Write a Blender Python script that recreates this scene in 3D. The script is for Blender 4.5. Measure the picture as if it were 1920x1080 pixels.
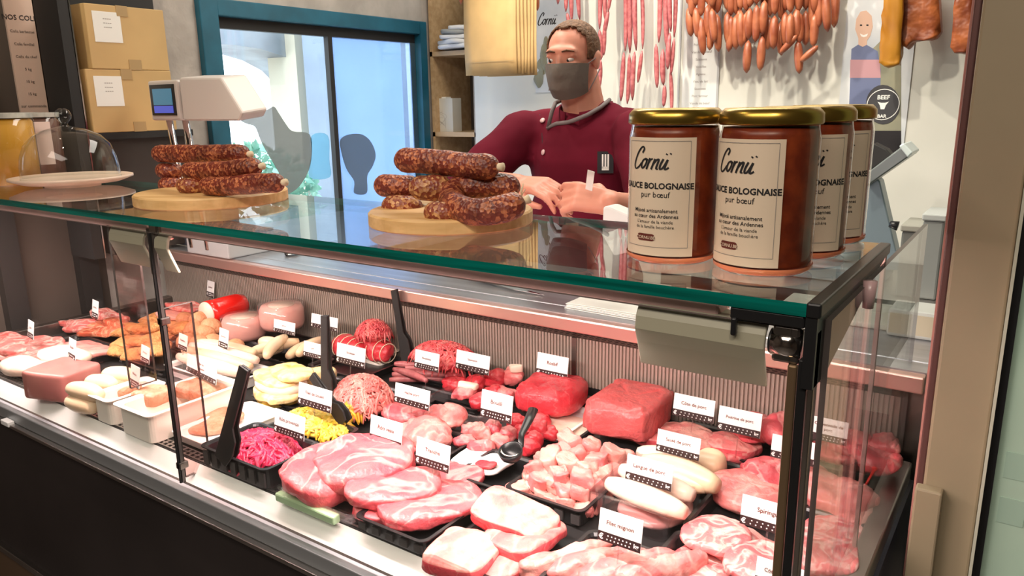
import bpy, bmesh, math, random
from mathutils import Vector, Matrix, noise, Euler
PI = math.pi
for o in list(bpy.data.objects): bpy.data.objects.remove(o)
S = bpy.context.scene
C = S.collection

# ------------------------------------------------------------------ camera
FPX = 1430.0
CAM = Vector((0, 0, 1.48))
def _rot():
    dn = Vector((1050-960, 6400-540, FPX)).normalized()
    x = Vector((-1150-960, 222-540, FPX)); x = (x - dn*x.dot(dn)).normalized()
    X = -x; Z = -dn; Y = Z.cross(X)
    return Matrix((X, Y, Z))
RM = _rot()
cd = bpy.data.cameras.new('camera'); cam = bpy.data.objects.new('camera', cd); C.objects.link(cam)
cd.sensor_width = 36; cd.lens = 36*FPX/1920; cd.clip_start = .02
m = RM @ Matrix(((1,0,0),(0,-1,0),(0,0,-1)))
cam.matrix_world = Matrix.Translation(CAM) @ m.to_4x4()
S.camera = cam
def ray(px, py): return RM @ Vector((px-960, py-540, FPX))
def Z_(px, py, h): d = ray(px, py); return CAM + d*((h-CAM.z)/d.z)
def Y_(px, py, y): d = ray(px, py); return CAM + d*((y-CAM.y)/d.y)
def X_(px, py, x): d = ray(px, py); return CAM + d*((x-CAM.x)/d.x)

# ------------------------------------------------------------------ exposure, world, lights
S.view_settings.view_transform = 'Standard'; S.view_settings.look = 'None'
S.view_settings.exposure = 0.0; S.view_settings.gamma = 1.0; S.view_settings.use_curve_mapping = False
W = bpy.data.worlds.new('sky'); S.world = W; W.use_nodes = True
W.node_tree.nodes['Background'].inputs[0].default_value = (.93, .98, 1, 1)
W.node_tree.nodes['Background'].inputs[1].default_value = 4.5
def area(name, loc, to, sx, sy, power, col, spread=180):
    l = bpy.data.lights.new(name, 'AREA'); l.shape = 'RECTANGLE'; l.size = sx; l.size_y = sy; l.energy = power; l.color = col
    l.spread = math.radians(spread)
    o = bpy.data.objects.new(name, l); C.objects.link(o); o.location = loc
    o.rotation_euler = (Vector(to)-Vector(loc)).to_track_quat('-Z', 'Y').to_euler(); return o
def strip(name, x0, x1, y, z, tilt, power, col):
    l = bpy.data.lights.new(name, 'AREA'); l.shape = 'RECTANGLE'; l.size = x1-x0; l.size_y = .018; l.energy = power; l.color = col
    o = bpy.data.objects.new(name, l); C.objects.link(o); o.location = ((x0+x1)/2, y, z); o.rotation_euler = (tilt, 0, 0); return o
def spot(name, loc, to, power, col, ang=80, r=.03, blend=.5):
    l = bpy.data.lights.new(name, 'SPOT'); l.energy = power; l.color = col; l.spot_size = math.radians(ang); l.spot_blend = blend; l.shadow_soft_size = r
    o = bpy.data.objects.new(name, l); C.objects.link(o); o.location = loc
    o.rotation_euler = (Vector(to)-Vector(loc)).to_track_quat('-Z', 'Y').to_euler(); return o
PINK = (1, .80, .76)
strip('case_strip_light', -1.28, -.2, .772, 1.243, math.radians(12), 12.5, PINK)
strip('case_strip_light', -2.45, -1.34, .772, 1.243, math.radians(12), 12.5, PINK)
spot('ceiling_spot_light', (-1.7, 1.75, 2.62), (-.95, 3.0, 1.6), 80, (1, .90, .74), 90)
spot('ceiling_spot_light', (-.75, 1.75, 2.62), (-.35, 3.0, 1.5), 60, (1, .90, .74), 90)
spot('ceiling_spot_light', (-1.5, .9, 2.62), (-1.2, 1.9, 1.3), 46, (1, .86, .72), 70)
spot('ceiling_spot_light', (-2.15, .8, 2.62), (-2.5, 1.5, 1.5), 30, (1, .86, .68), 75)
spot('ceiling_spot_light', (.35, -.5, 2.62), (-.6, .95, 1.3), 38, (1, .86, .70), 75)
spot('ceiling_spot_light', (-1.3, .35, 2.62), (-1.2, .9, 1.3), 26, (1, .84, .66), 80)
area('ceiling_fill_light', (-1.2, 2.2, 2.66), (-1.2, 2.2, 0), 1.6, .6, 34, (1, .93, .82))  # unseen broad fill over the rear of the shop
area('ceiling_fill_light', (-.6, -.9, 2.66), (-.6, -.9, 0), 2.0, 1.0, 46, (1, .88, .76))  # unseen fill added for ambient light on the counter front

# ------------------------------------------------------------------ materials
MATS = {}
def newmat(name):
    m = bpy.data.materials.new(name); m.use_nodes = True; MATS[name] = m
    n = m.node_tree.nodes; return m, n, m.node_tree.links, n['Principled BSDF']
def P(name, col, rough=.5, metal=0, var=0, vscale=12, bump=0, bscale=60, spec=None, col2=None, vdetail=3, stretch=None, contrast=(.35, .65), coat=0, sss=0):
    """plain principled material, optionally mixed with a second colour by noise and given fine bump"""
    m, n, l, b = newmat(name)
    b.inputs['Base Color'].default_value = (*col, 1); b.inputs['Roughness'].default_value = rough; b.inputs['Metallic'].default_value = metal
    if spec is not None: b.inputs['Specular IOR Level'].default_value = spec
    if coat: b.inputs['Coat Weight'].default_value = coat; b.inputs['Coat Roughness'].default_value = .15
    if sss: b.inputs['Subsurface Weight'].default_value = sss; b.inputs['Subsurface Radius'].default_value = (.012, .004, .003); b.inputs['Subsurface Scale'].default_value = 1
    if var or col2 or bump:
        tc = n.new('ShaderNodeTexCoord'); mp = n.new('ShaderNodeMapping'); l.new(tc.outputs['Object'], mp.inputs[0])
        if stretch: mp.inputs['Scale'].default_value = stretch
    if var or col2:
        t = n.new('ShaderNodeTexNoise'); t.inputs['Scale'].default_value = vscale; t.inputs['Detail'].default_value = vdetail
        l.new(mp.outputs[0], t.inputs[0])
        r = n.new('ShaderNodeValToRGB'); l.new(t.outputs[0], r.inputs[0])
        c2 = col2 if col2 else tuple(c*(1-var) for c in col)
        r.color_ramp.elements[0].color = (*col, 1); r.color_ramp.elements[1].color = (*c2, 1)
        r.color_ramp.elements[0].position, r.color_ramp.elements[1].position = contrast
        l.new(r.outputs[0], b.inputs['Base Color'])
    if bump:
        t = n.new('ShaderNodeTexNoise'); t.inputs['Scale'].default_value = bscale; l.new(mp.outputs[0], t.inputs[0])
        bp = n.new('ShaderNodeBump'); bp.inputs['Strength'].default_value = bump; bp.inputs['Distance'].default_value = .01
        l.new(t.outputs[0], bp.inputs['Height']); l.new(bp.outputs[0], b.inputs['Normal'])
    return m
def meat(name, base, dark, fat, fatw=.06, scale=18, rough=.32, vein=9):
    """flesh: two-tone noise plus thin wavy pale fat seams"""
    m, n, l, b = newmat(name)
    tc = n.new('ShaderNodeTexCoord'); t = n.new('ShaderNodeTexNoise'); t.inputs['Scale'].default_value = scale; t.inputs['Detail'].default_value = 5
    l.new(tc.outputs['Object'], t.inputs[0])
    r = n.new('ShaderNodeValToRGB'); l.new(t.outputs[0], r.inputs[0])
    r.color_ramp.elements[0].color = (*dark, 1); r.color_ramp.elements[1].color = (*base, 1)
    r.color_ramp.elements[0].position = .3; r.color_ramp.elements[1].position = .62
    v = n.new('ShaderNodeTexNoise'); v.inputs['Scale'].default_value = vein; v.inputs['Detail'].default_value = 2; v.inputs['Distortion'].default_value = 1.2
    l.new(tc.outputs['Object'], v.inputs[0])
    s = n.new('ShaderNodeMath'); s.operation = 'SUBTRACT'; s.inputs[1].default_value = .5; l.new(v.outputs[0], s.inputs[0])
    a = n.new('ShaderNodeMath'); a.operation = 'ABSOLUTE'; l.new(s.outputs[0], a.inputs[0])
    k = n.new('ShaderNodeMapRange'); k.inputs['From Min'].default_value = fatw*.05; k.inputs['From Max'].default_value = fatw*.8; k.inputs['To Min'].default_value = .5; k.inputs['To Max'].default_value = 0
    l.new(a.outputs[0], k.inputs['Value'])
    mx = n.new('ShaderNodeMix'); mx.data_type = 'RGBA'; l.new(k.outputs[0], mx.inputs[0]); l.new(r.outputs[0], mx.inputs[6]); mx.inputs[7].default_value = (*fat, 1)
    l.new(mx.outputs[2], b.inputs['Base Color']); b.inputs['Roughness'].default_value = rough
    f = n.new('ShaderNodeTexNoise'); f.inputs['Scale'].default_value = 60; f.inputs['Detail'].default_value = 6; l.new(tc.outputs['Object'], f.inputs[0])
    bp = n.new('ShaderNodeBump'); bp.inputs['Strength'].default_value = .55; bp.inputs['Distance'].default_value = .008
    l.new(f.outputs[0], bp.inputs['Height']); l.new(bp.outputs[0], b.inputs['Normal'])
    b.inputs['Subsurface Weight'].default_value = .15; b.inputs['Subsurface Radius'].default_value = (.01, .003, .002); b.inputs['Subsurface Scale'].default_value = 1
    return m
def salami(name, base, fat, scale=210, rough=.45):
    m, n, l, b = newmat(name)
    tc = n.new('ShaderNodeTexCoord'); v = n.new('ShaderNodeTexVoronoi'); v.inputs['Scale'].default_value = scale; l.new(tc.outputs['Object'], v.inputs[0])
    sp = n.new('ShaderNodeSeparateColor'); l.new(v.outputs['Color'], sp.inputs[0])
    r = n.new('ShaderNodeValToRGB'); l.new(sp.outputs[0], r.inputs[0])
    e = r.color_ramp.elements; e[0].position = .45; e[0].color = (*base, 1); e[1].position = .95; e[1].color = (*fat, 1)
    t = n.new('ShaderNodeTexNoise'); t.inputs['Scale'].default_value = 25; l.new(tc.outputs['Object'], t.inputs[0])
    mx = n.new('ShaderNodeMix'); mx.data_type = 'RGBA'; mx.blend_type = 'MULTIPLY'; mx.inputs[0].default_value = .7
    l.new(r.outputs[0], mx.inputs[6]); rr_ = n.new('ShaderNodeValToRGB'); rr_.color_ramp.elements[0].position = .35; rr_.color_ramp.elements[0].color = (.35, .3, .3, 1); rr_.color_ramp.elements[1].position = .6; l.new(t.outputs[0], rr_.inputs[0]); l.new(rr_.outputs[0], mx.inputs[7]); l.new(mx.outputs[2], b.inputs['Base Color'])
    bp = n.new('ShaderNodeBump'); bp.inputs['Strength'].default_value = .5; bp.inputs['Distance'].default_value = .003
    l.new(v.outputs['Distance'], bp.inputs['Height']); l.new(bp.outputs[0], b.inputs['Normal']); b.inputs['Roughness'].default_value = rough
    b.inputs['Specular IOR Level'].default_value = .6
    return m
def glass(name, tint=(1, 1, 1), refl=1.0, ior=1.5, rough=0.0, milk=0, milkcol=(.9, .95, 1)):
    """thin pane: clear transmission with Fresnel reflection; milk adds a little diffuse film"""
    m = bpy.data.materials.new(name); m.use_nodes = True; MATS[name] = m; n = m.node_tree.nodes; l = m.node_tree.links; n.clear()
    out = n.new('ShaderNodeOutputMaterial'); tr = n.new('ShaderNodeBsdfTransparent'); tr.inputs[0].default_value = (*tint, 1)
    gl = n.new('ShaderNodeBsdfGlossy'); gl.inputs['Roughness'].default_value = rough; gl.inputs['Color'].default_value = (refl, refl, refl, 1)
    g = n.new('ShaderNodeNewGeometry'); ir = n.new('ShaderNodeMapRange'); l.new(g.outputs['Backfacing'], ir.inputs[0])
    ir.inputs['To Min'].default_value = ior; ir.inputs['To Max'].default_value = 1/ior
    fr = n.new('ShaderNodeFresnel'); l.new(ir.outputs[0], fr.inputs[0])
    mx = n.new('ShaderNodeMixShader'); l.new(fr.outputs[0], mx.inputs[0]); l.new(gl.outputs[0], mx.inputs[2])
    if milk:
        df = n.new('ShaderNodeBsdfTranslucent'); df.inputs[0].default_value = (*milkcol, 1)
        m2 = n.new('ShaderNodeMixShader'); m2.inputs[0].default_value = milk; l.new(tr.outputs[0], m2.inputs[1]); l.new(df.outputs[0], m2.inputs[2]); l.new(m2.outputs[0], mx.inputs[1])
    else: l.new(tr.outputs[0], mx.inputs[1])
    l.new(mx.outputs[0], out.inputs[0]); return m
def emit(name, col, st):
    m, n, l, b = newmat(name); b.inputs['Base Color'].default_value = (0, 0, 0, 1); b.inputs['Emission Color'].default_value = (*col, 1); b.inputs['Emission Strength'].default_value = st; return m
black = P('black_plastic', (.012, .012, .013), .32)
blackm = P('black_matte', (.014, .013, .013), .6)
panelm = P('dark_front_panel', (.030, .024, .024), .42, var=.3, vscale=3)
white = P('white_plastic', (.86, .86, .86), .4)
cream = P('cream_ceramic', (.88, .82, .73), .3)
paperm = P('white_paper', (.82, .82, .78), .7)
steel = P('brushed_steel', (.52, .50, .48), .3, 1, var=.15, vscale=6, stretch=(1, 40, 40), bump=.05, bscale=200)
steeld = P('dark_steel', (.30, .27, .25), .35, 1, var=.2, vscale=5)
deckm = P('satin_steel_deck', (.96, .95, .92), .45, .0)
chrome = P('chrome', (.7, .66, .62), .12, 1)
railm = P('blue_grey_rail', (.36, .38, .40), .4, .6)
plinthm = P('brown_plinth', (.16, .10, .06), .5, .2)
green_edge = P('green_glass_edge', (.0, .20, .16), .12, col2=(.0, .07, .055), vscale=3, stretch=(1, 30, 30), coat=.5)
olive = P('olive_grey_bracket', (.36, .33, .25), .45)
woodm = P('pale_beech', (.78, .50, .22), .5, col2=(.62, .36, .13), vscale=5, stretch=(1, 12, 12))
shelfw = P('shelf_wood', (.58, .40, .22), .55, col2=(.46, .30, .15), vscale=4, stretch=(1, 10, 10))
kraft = P('kraft_paper', (.64, .42, .18), .6, var=.15, vscale=9, bump=.2, bscale=14)
carton = P('cardboard', (.60, .40, .17), .7, var=.12, vscale=5)
tapem = P('brown_tape', (.42, .29, .14), .3)
bluef = P('blue_painted_frame', (.012, .12, .19), .42, var=.25, vscale=9)
plaster = P('grey_plaster', (.50, .455, .41), .85, var=.25, vscale=7, bump=.4, bscale=30)
tilew = P('white_wall_panel', (.70, .70, .635), .42, var=.06, vscale=5, bump=.05, bscale=6)
postc = P('cream_column_paint', (.33, .265, .17), .55, var=.08, vscale=5)
purple = P('aubergine_trim', (.13, .06, .055), .35, .2)
ceilm = P('dark_ceiling', (.10, .085, .075), .8)
roomw = P('brown_shop_wall', (.10, .075, .06), .8, var=.3, vscale=2)
floorm = P('dark_floor_tile', (.10, .085, .075), .5, var=.3, vscale=4)
ink = P('black_ink', (.012, .011, .012), .6)
inkr = P('brown_ink', (.13, .02, .012), .6)
inkg = P('grey_ink', (.28, .25, .23), .6)
labelm = P('cream_label', (.74, .60, .45), .6)
gold = P('gold_lid', (.42, .27, .05), .28, .9)
edge_dark = P('dark_glass_edge', (.10, .085, .08), .15)
sauce = P('bolognese_sauce', (.17, .026, .010), .35, col2=(.30, .055, .015), vscale=45, contrast=(.4, .7))
beef = meat('beef', (.66, .045, .06), (.50, .02, .035), (.72, .16, .16), .015)
beefc = meat('roast_beef_cut', (.72, .13, .13), (.62, .075, .08), (.74, .22, .20), .012, scale=8)
veal = meat('veal', (.68, .14, .15), (.56, .06, .085), (.84, .46, .42), .04)
pork = meat('pork', (.76, .25, .23), (.66, .12, .13), (.84, .46, .40), .06)
porkp = meat('pale_pork', (.80, .32, .28), (.68, .16, .16), (.84, .50, .42), .09)
neck = meat('marbled_pork_neck', (.74, .22, .22), (.62, .10, .12), (.92, .76, .68), .10, vein=22)
cut_edge = meat('pink_cut_edge', (.74, .11, .13), (.62, .06, .08), (.80, .24, .24), .02)
mince_r = meat('red_mince', (.76, .12, .12), (.54, .04, .06), (.80, .28, .24), .04, scale=60)
mince_p = meat('mixed_mince', (.78, .24, .21), (.60, .10, .09), (.84, .46, .38), .08, scale=60)
magenta = meat('marinated_beef_strips', (.70, .03, .10), (.34, .006, .03), (.78, .12, .18), .03, scale=60)
yellow = meat('yellow_marinated_strips', (.86, .58, .05), (.66, .32, .02), (.90, .74, .24), .10, scale=60)
fowl = meat('yellow_poultry', (.88, .62, .22), (.80, .45, .08), (.94, .84, .60), .15)
fatw = P('white_fat', (.86, .74, .62), .4, col2=(.82, .56, .44), vscale=14, bump=.3, bscale=40, sss=.1)
ivory = P('pale_boudin', (.84, .66, .46), .35, col2=(.80, .55, .34), vscale=12, sss=.1)
fried = P('fried_crumb', (.74, .34, .12), .7, col2=(.48, .17, .05), vscale=30, bump=1, bscale=90)
ballm = P('baked_meatball', (.66, .33, .17), .55, col2=(.50, .20, .09), vscale=25, bump=.7, bscale=70)
bacon = meat('streaky_bacon', (.74, .20, .18), (.55, .08, .07), (.92, .74, .64), .12, vein=26)
smoked = meat('smoked_bacon', (.62, .15, .08), (.40, .06, .03), (.88, .52, .32), .09, vein=24)
pate = P('coarse_pate', (.60, .30, .19), .5, col2=(.42, .17, .09), vscale=40, bump=.6, bscale=80)
pater = P('pate_crust_side', (.52, .20, .17), .4, col2=(.44, .14, .13), vscale=10)
ham = P('cooked_ham', (.82, .44, .38), .35, col2=(.80, .40, .34), vscale=12, sss=.1)
hamt = P('lyoner_cut_face', (.90, .66, .54), .4, var=.06)
redc = P('red_casing', (.80, .012, .008), .22, coat=.4)
dried = salami('dried_sausage', (.20, .030, .016), (.66, .22, .09))
dried2 = salami('dried_sausage_pale', (.26, .050, .022), (.76, .40, .16))
chip = P('raw_thin_sausage', (.52, .17, .17), .4, col2=(.36, .08, .09), vscale=60)
orange = P('smoked_link', (.42, .14, .065), .34, col2=(.26, .065, .03), vscale=18)
rind = P('yellow_smoked_rind', (.44, .20, .018), .35, col2=(.30, .11, .01), vscale=5)
ribm = P('smoked_rib', (.42, .12, .035), .4, col2=(.17, .035, .012), vscale=16, bump=.8, bscale=25)
string = P('butcher_string', (.80, .66, .46), .8)
skin = P('skin', (.66, .30, .21), .5, col2=(.60, .24, .16), vscale=9, sss=.12)
hair = P('ginger_brown_hair', (.15, .070, .030), .75, var=.4, vscale=90, bump=.6, bscale=120)
cloth = P('burgundy_cloth', (.125, .007, .020), .9, spec=.15, var=.15, vscale=8, bump=.25, bscale=14)
collarm = P('grey_piping', (.20, .17, .17), .8)
maskm = P('grey_cotton_mask', (.155, .135, .115), .9, bump=.2, bscale=60)
eyew = P('eye_white', (.75, .70, .66), .3)
irism = P('eye_iris', (.03, .03, .035), .2)
lipc = P('clothing_dark', (.02, .02, .024), .9)
greyp = P('grey_machine', (.45, .46, .47), .4)
slicem = P('blue_grey_slicer', (.20, .27, .31), .35, .4)
scalep = P('pale_grey_scale_body', (.62, .57, .54), .4)
screenm = emit('scale_screen', (.10, .26, .36), .7)
screenb = emit('scale_screen_bar', (.10, .12, .55), .9)
knob = P('green_glass_strip', (.42, .60, .36), .3)
redp = P('red_plastic', (.8, .02, .01), .3)
bushm = P('outdoor_bush', (.12, .42, .33), .8, col2=(.45, .75, .60), vscale=12)
stonem = P('outdoor_backdrop', (.55, .55, .50), .8)
arch = P('outdoor_canopy', (.30, .36, .42), .6, var=.3, vscale=4)
bluerefl = P('blue_reflection_panel', (.30, .38, .50), .7, var=.15, vscale=3)
greenp = P('pale_green_panel', (.42, .58, .46), .35, var=.05)
greenq = P('frosted_square', (.34, .49, .39), .5)
posterb = P('poster_grey_sky', (.50, .55, .60), .6, col2=(.78, .80, .80), vscale=4)
pgreen = P('poster_foliage', (.22, .23, .17), .6, col2=(.30, .29, .20), vscale=9)
pskin = P('poster_face_ink', (.66, .44, .33), .6); pblue = P('poster_blue_ink', (.14, .17, .30), .6); ppink = P('poster_pink_ink', (.50, .27, .30), .6)
G = glass('clear_glass', (.985, 1, .99))
Gtop = glass('top_glass', (.80, .83, .82))
Gdome = glass('dome_glass', (.93, .95, .94), ior=1.45)
Gjar = glass('jar_glass', (.96, .93, .90))
Gblue = glass('tinted_window_glass', (.62, .74, .92), milk=.12, milkcol=(.45, .60, .90))
Gwin = glass('window_glass', (.93, .97, 1))
decal = glass('frosted_decal', (.42, .42, .42), milk=.35, milkcol=(.40, .38, .34))
decalb = glass('frosted_decal_blue', (.40, .60, .70), milk=.4, milkcol=(.45, .65, .75))
film = glass('cling_film', (.95, .93, .93), rough=.12, milk=.08)
clearp = glass('clear_plastic', (.93, .88, .88), rough=.05, milk=.06)
bagm = P('milky_bin', (.42, .45, .44), .5)

# ------------------------------------------------------------------ mesh building
class MB:
    def __init__(s): s.v = []; s.f = []; s.m = []; s.sm = []
    def add(s, vs, fs, mi=0, smooth=False):
        b = len(s.v); s.v += [tuple(v) for v in vs]; s.f += [tuple(i+b for i in f) for f in fs]; s.m += [mi]*len(fs); s.sm += [smooth]*len(fs); return s
    def box(s, x0, x1, y0, y1, z0, z1, mi=0, M=None):
        vs = [Vector((x, y, z)) for x in (x0, x1) for y in (y0, y1) for z in (z0, z1)]
        if M: vs = [M @ v for v in vs]
        return s.add(vs, [(0,1,3,2),(4,6,7,5),(0,4,5,1),(2,3,7,6),(0,2,6,4),(1,5,7,3)], mi)
    def lathe(s, prof, n=32, mi=0, c=(0,0,0), M=None, smooth=True, a0=0, a1=2*PI):
        vs = []; full = abs(a1-a0-2*PI) < 1e-6; k = n if full else n+1
        for r, z in prof:
            for i in range(k):
                a = a0+(a1-a0)*i/n; v = Vector((c[0]+r*math.cos(a), c[1]+r*math.sin(a), c[2]+z)); vs.append(M @ v if M else v)
        fs = []
        for j in range(len(prof)-1):
            for i in range(n):
                i2 = (i+1) % k
                fs.append((j*k+i, j*k+i2, (j+1)*k+i2, (j+1)*k+i))
        return s.add(vs, fs, mi, smooth)
    def tube(s, pts, rad, n=10, mi=0, cap=True, flat=1.0, smooth=True):
        pts = [Vector(p) for p in pts]; k = len(pts); R = rad if hasattr(rad, '__len__') else [rad]*k
        vs = []; up = Vector((0, 0, 1)); t0 = (pts[1]-pts[0]).normalized()
        if abs(t0.z) > .9: up = Vector((1, 0, 0))
        nrm = (up-t0*up.dot(t0)).normalized()
        for i, p in enumerate(pts):
            t = (pts[min(i+1, k-1)]-pts[max(i-1, 0)]).normalized(); nrm = (nrm-t*nrm.dot(t)).normalized(); bn = t.cross(nrm)
            for j in range(n):
                a = 2*PI*j/n; vs.append(p+(nrm*math.cos(a)*flat+bn*math.sin(a))*R[i])
        fs = [(i*n+j, i*n+(j+1) % n, (i+1)*n+(j+1) % n, (i+1)*n+j) for i in range(k-1) for j in range(n)]
        if cap: fs += [tuple(range(n))[::-1], tuple((k-1)*n+j for j in range(n))]
        return s.add(vs, fs, mi, smooth)
    def lump(s, sx, sy, sz, e1=1., e2=1., amp=.0, fr=20, seed=0, nu=12, nv=20, mi=0, M=None, flatbase=True, bend=0, taper=0, crease=0):
        def pw(c, e): return math.copysign(abs(c)**e, c)
        vs = []; off = Vector((seed*7.3, seed*3.1, seed*1.7))
        for i in range(nu+1):
            u = -PI/2+PI*i/nu
            for j in range(nv):
                v = 2*PI*j/nv
                p = Vector((sx*pw(math.cos(u), e1)*pw(math.cos(v), e2), sy*pw(math.cos(u), e1)*pw(math.sin(v), e2), sz*pw(math.sin(u), e1)))
                if taper: p.y *= 1+taper*p.x/sx; p.z *= 1+taper*.6*p.x/sx
                if amp:
                    d = noise.noise_vector(p*fr+off); e = noise.noise_vector(p*fr*.35+off)
                    p = p+d*amp+e*amp*1.6
                if crease:
                    w_ = noise.noise_vector(p*9+off)*.6; cr = abs(noise.noise(p*fr*.9+w_+off)); cr2 = abs(noise.noise(p*fr*2.1+off))
                    nn = Vector((p.x/sx**2, p.y/sy**2, p.z/sz**2)).normalized(); p = p-nn*crease*(max(0, 1-cr*5)+.35*max(0, 1-cr2*5))
                if bend: p.z += bend*(1-(p.x/sx)**2)
                p.z += sz
                if flatbase and p.z < 0: p.z = 0
                vs.append(M @ p if M else p)
        fs = [(i*nv+j, i*nv+(j+1) % nv, (i+1)*nv+(j+1) % nv, (i+1)*nv+j) for i in range(nu) for j in range(nv)]
        return s.add(vs, fs, mi, True)
    def prism(s, poly, d, mi=0, M=None):
        """poly in local xz, thickness d along y, front at y=0"""
        n = len(poly); vs = [Vector((x, 0, z)) for x, z in poly]+[Vector((x, d, z)) for x, z in poly]
        if M: vs = [M @ v for v in vs]
        return s.add(vs, [tuple(range(n)), tuple(range(2*n-1, n-1, -1))]+[(i, i+n, (i+1) % n+n, (i+1) % n) for i in range(n)], mi)
    def build(s, name, mats, parent=None, loc=None, rz=0, smooth=None):
        me = bpy.data.meshes.new(name); me.from_pydata(s.v, [], s.f)
        for mt in (mats if isinstance(mats, (list, tuple)) else [mats]): me.materials.append(mt)
        me.polygons.foreach_set('material_index', s.m); me.polygons.foreach_set('use_smooth', s.sm if smooth is None else [smooth]*len(s.f))
        bm = bmesh.new(); bm.from_mesh(me); bmesh.ops.remove_doubles(bm, verts=bm.verts, dist=1e-6); bmesh.ops.recalc_face_normals(bm, faces=bm.faces); bm.to_mesh(me); bm.free()
        me.update(); return link(name, me, parent, loc, rz)
def link(name, me, parent=None, loc=None, rz=0):
    o = bpy.data.objects.new(name, me); C.objects.link(o)
    if loc is not None: o.location = loc
    if rz: o.rotation_euler.z = rz
    if parent: o.parent = parent
    return o
def tag(o, label, cat, group=None):
    o['label'] = label; o['category'] = cat
    if group: o['group'] = group
    return o
def thing(name, loc, label, cat, group=None, rz=0, rot=None):
    o = link(name, None, None, loc, rz); o.empty_display_size = .02
    if rot: o.rotation_euler = rot
    return tag(o, label, cat, group)
def struct(o): o['kind'] = 'structure'; return o
def stuff(o): o['kind'] = 'stuff'; return o
def bevel(o, w=.003, seg=2):
    b = o.modifiers.new('bevel', 'BEVEL'); b.width = w; b.segments = seg; b.limit_method = 'ANGLE'; return o
def copy_tree(o, parent=None):
    c = o.copy(); C.objects.link(c); c.parent = parent
    for ch in list(o.children): copy_tree(ch, c)
    return c
R = random.Random(5)

# text: 2D outlines of lettering, mapped onto any surface
_tc = {}
def text2d(s, size, shear=0, align='CENTER', bold=0):
    k = (s, shear, align, bold)
    if k not in _tc:
        cu = bpy.data.curves.new('t', 'FONT'); cu.body = s; cu.size = 1; cu.shear = shear; cu.align_x = align; cu.resolution_u = 2; cu.offset = bold
        ob = bpy.data.objects.new('t', cu); me = bpy.data.meshes.new_from_object(ob)
        _tc[k] = ([tuple(v.co) for v in me.vertices], [tuple(p.vertices) for p in me.polygons])
        bpy.data.objects.remove(ob); bpy.data.curves.remove(cu); bpy.data.meshes.remove(me)
    v, f = _tc[k]; return [(a*size, b*size) for a, b, c in v], f
def put_text(mb, s, size, fn, x, z, mi=0, **k):
    v, f = text2d(s, size, **k); mb.add([fn(a+x, b+z) for a, b in v], f, mi)
def ribbon(mb, pts, w, fn, mi=0):
    """pen stroke along a polyline, mapped by fn"""
    P_ = []
    q = [pts[0]]+list(pts)+[pts[-1]]
    for i in range(1, len(q)-2):
        for t in (0, .25, .5, .75):
            P_.append(tuple(.5*((2*q[i][c])+(-q[i-1][c]+q[i+1][c])*t+(2*q[i-1][c]-5*q[i][c]+4*q[i+1][c]-q[i+2][c])*t*t+(-q[i-1][c]+3*q[i][c]-3*q[i+1][c]+q[i+2][c])*t**3) for c in (0, 1)))
    P_.append(pts[-1]); n = len(P_); vs = []
    for i in range(n):
        dx = P_[min(i+1, n-1)][0]-P_[max(i-1, 0)][0]; dz = P_[min(i+1, n-1)][1]-P_[max(i-1, 0)][1]; L = math.hypot(dx, dz) or 1
        ww = w*(.55+.45*abs(dz)/L)
        vs += [fn(P_[i][0]-dz/L*ww, P_[i][1]+dx/L*ww), fn(P_[i][0]+dz/L*ww, P_[i][1]-dx/L*ww)]
    mb.add(vs, [(2*i, 2*i+1, 2*i+3, 2*i+2) for i in range(n-1)], mi)
CORNU = [[(.85,1.45),(.97,1.8),(.75,2.0),(.4,1.6),(.15,.9),(.1,.3),(.35,0),(.7,.2),(.95,.55)],
 [(1.35,.95),(1.1,.8),(1.0,.4),(1.15,.08),(1.4,.3),(1.5,.7),(1.35,.95),(1.62,.8)],
 [(1.78,1.0),(1.72,.5),(1.62,0)], [(1.7,.45),(1.85,.85),(2.08,.95)], [(2.3,.95),(2.2,.45),(2.12,0)],
 [(2.2,.45),(2.45,.85),(2.65,.9),(2.62,.5),(2.58,.1),(2.78,.05)], [(3.05,.95),(2.9,.4),(2.95,.05),(3.2,.2),(3.45,.9)],
 [(3.45,.9),(3.35,.3),(3.42,.02),(3.7,.2)], [(3.22,1.32),(3.26,1.42)], [(3.56,1.36),(3.6,1.46)]]
def cornu(mb, fn, x, z, s, mi=0, w=.075):
    for st in CORNU: ribbon(mb, [((a+b*.22)*s+x, b*s+z) for a, b in st], w*s, fn, mi)

# ------------------------------------------------------------------ room shell
def sbox(name, x0, x1, y0, y1, z0, z1, mt, bev=0):
    cx, cy = (x0+x1)/2, (y0+y1)/2
    o = MB().box(x0-cx, x1-cx, y0-cy, y1-cy, 0, z1-z0).build(name, mt, loc=(cx, cy, z0))
    if bev: bevel(o, bev)
    return struct(o)
sbox('floor', -6.5, 2.6, -3.1, 3.6, -.1, 0, floorm)
sbox('ceiling', -2.75, 2.6, -3.1, 3.6, 2.7, 2.8, ceilm)
RW = 3.0
sbox('wall_rear', -2.3, 2.6, RW, RW+.1, 0, 2.7, tilew)
sbox('wall_rear_niche', -2.75, -2.3, RW+.33, RW+.43, 0, 2.7, plaster)
sbox('wall_right', 2.5, 2.6, -3.0, RW, 0, 2.7, roomw)
sbox('wall_front', -2.75, 2.5, -3.1, -3.0, 0, 2.7, roomw)
WY0, WY1, WZ0, WZ1 = 1.745, 2.985, .78, 1.865
sbox('wall_left', -2.75, -2.6, -3.0, 1.30, 0, 2.7, roomw)
sbox('wall_left', -2.75, -2.6, 1.30, WY0, 0, 2.7, plaster)
sbox('wall_left', -2.75, -2.6, WY1, RW+.33, 0, 2.7, plaster)
sbox('wall_left', -2.75, -2.6, WY0, WY1, WZ1, 2.7, plaster)
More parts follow.
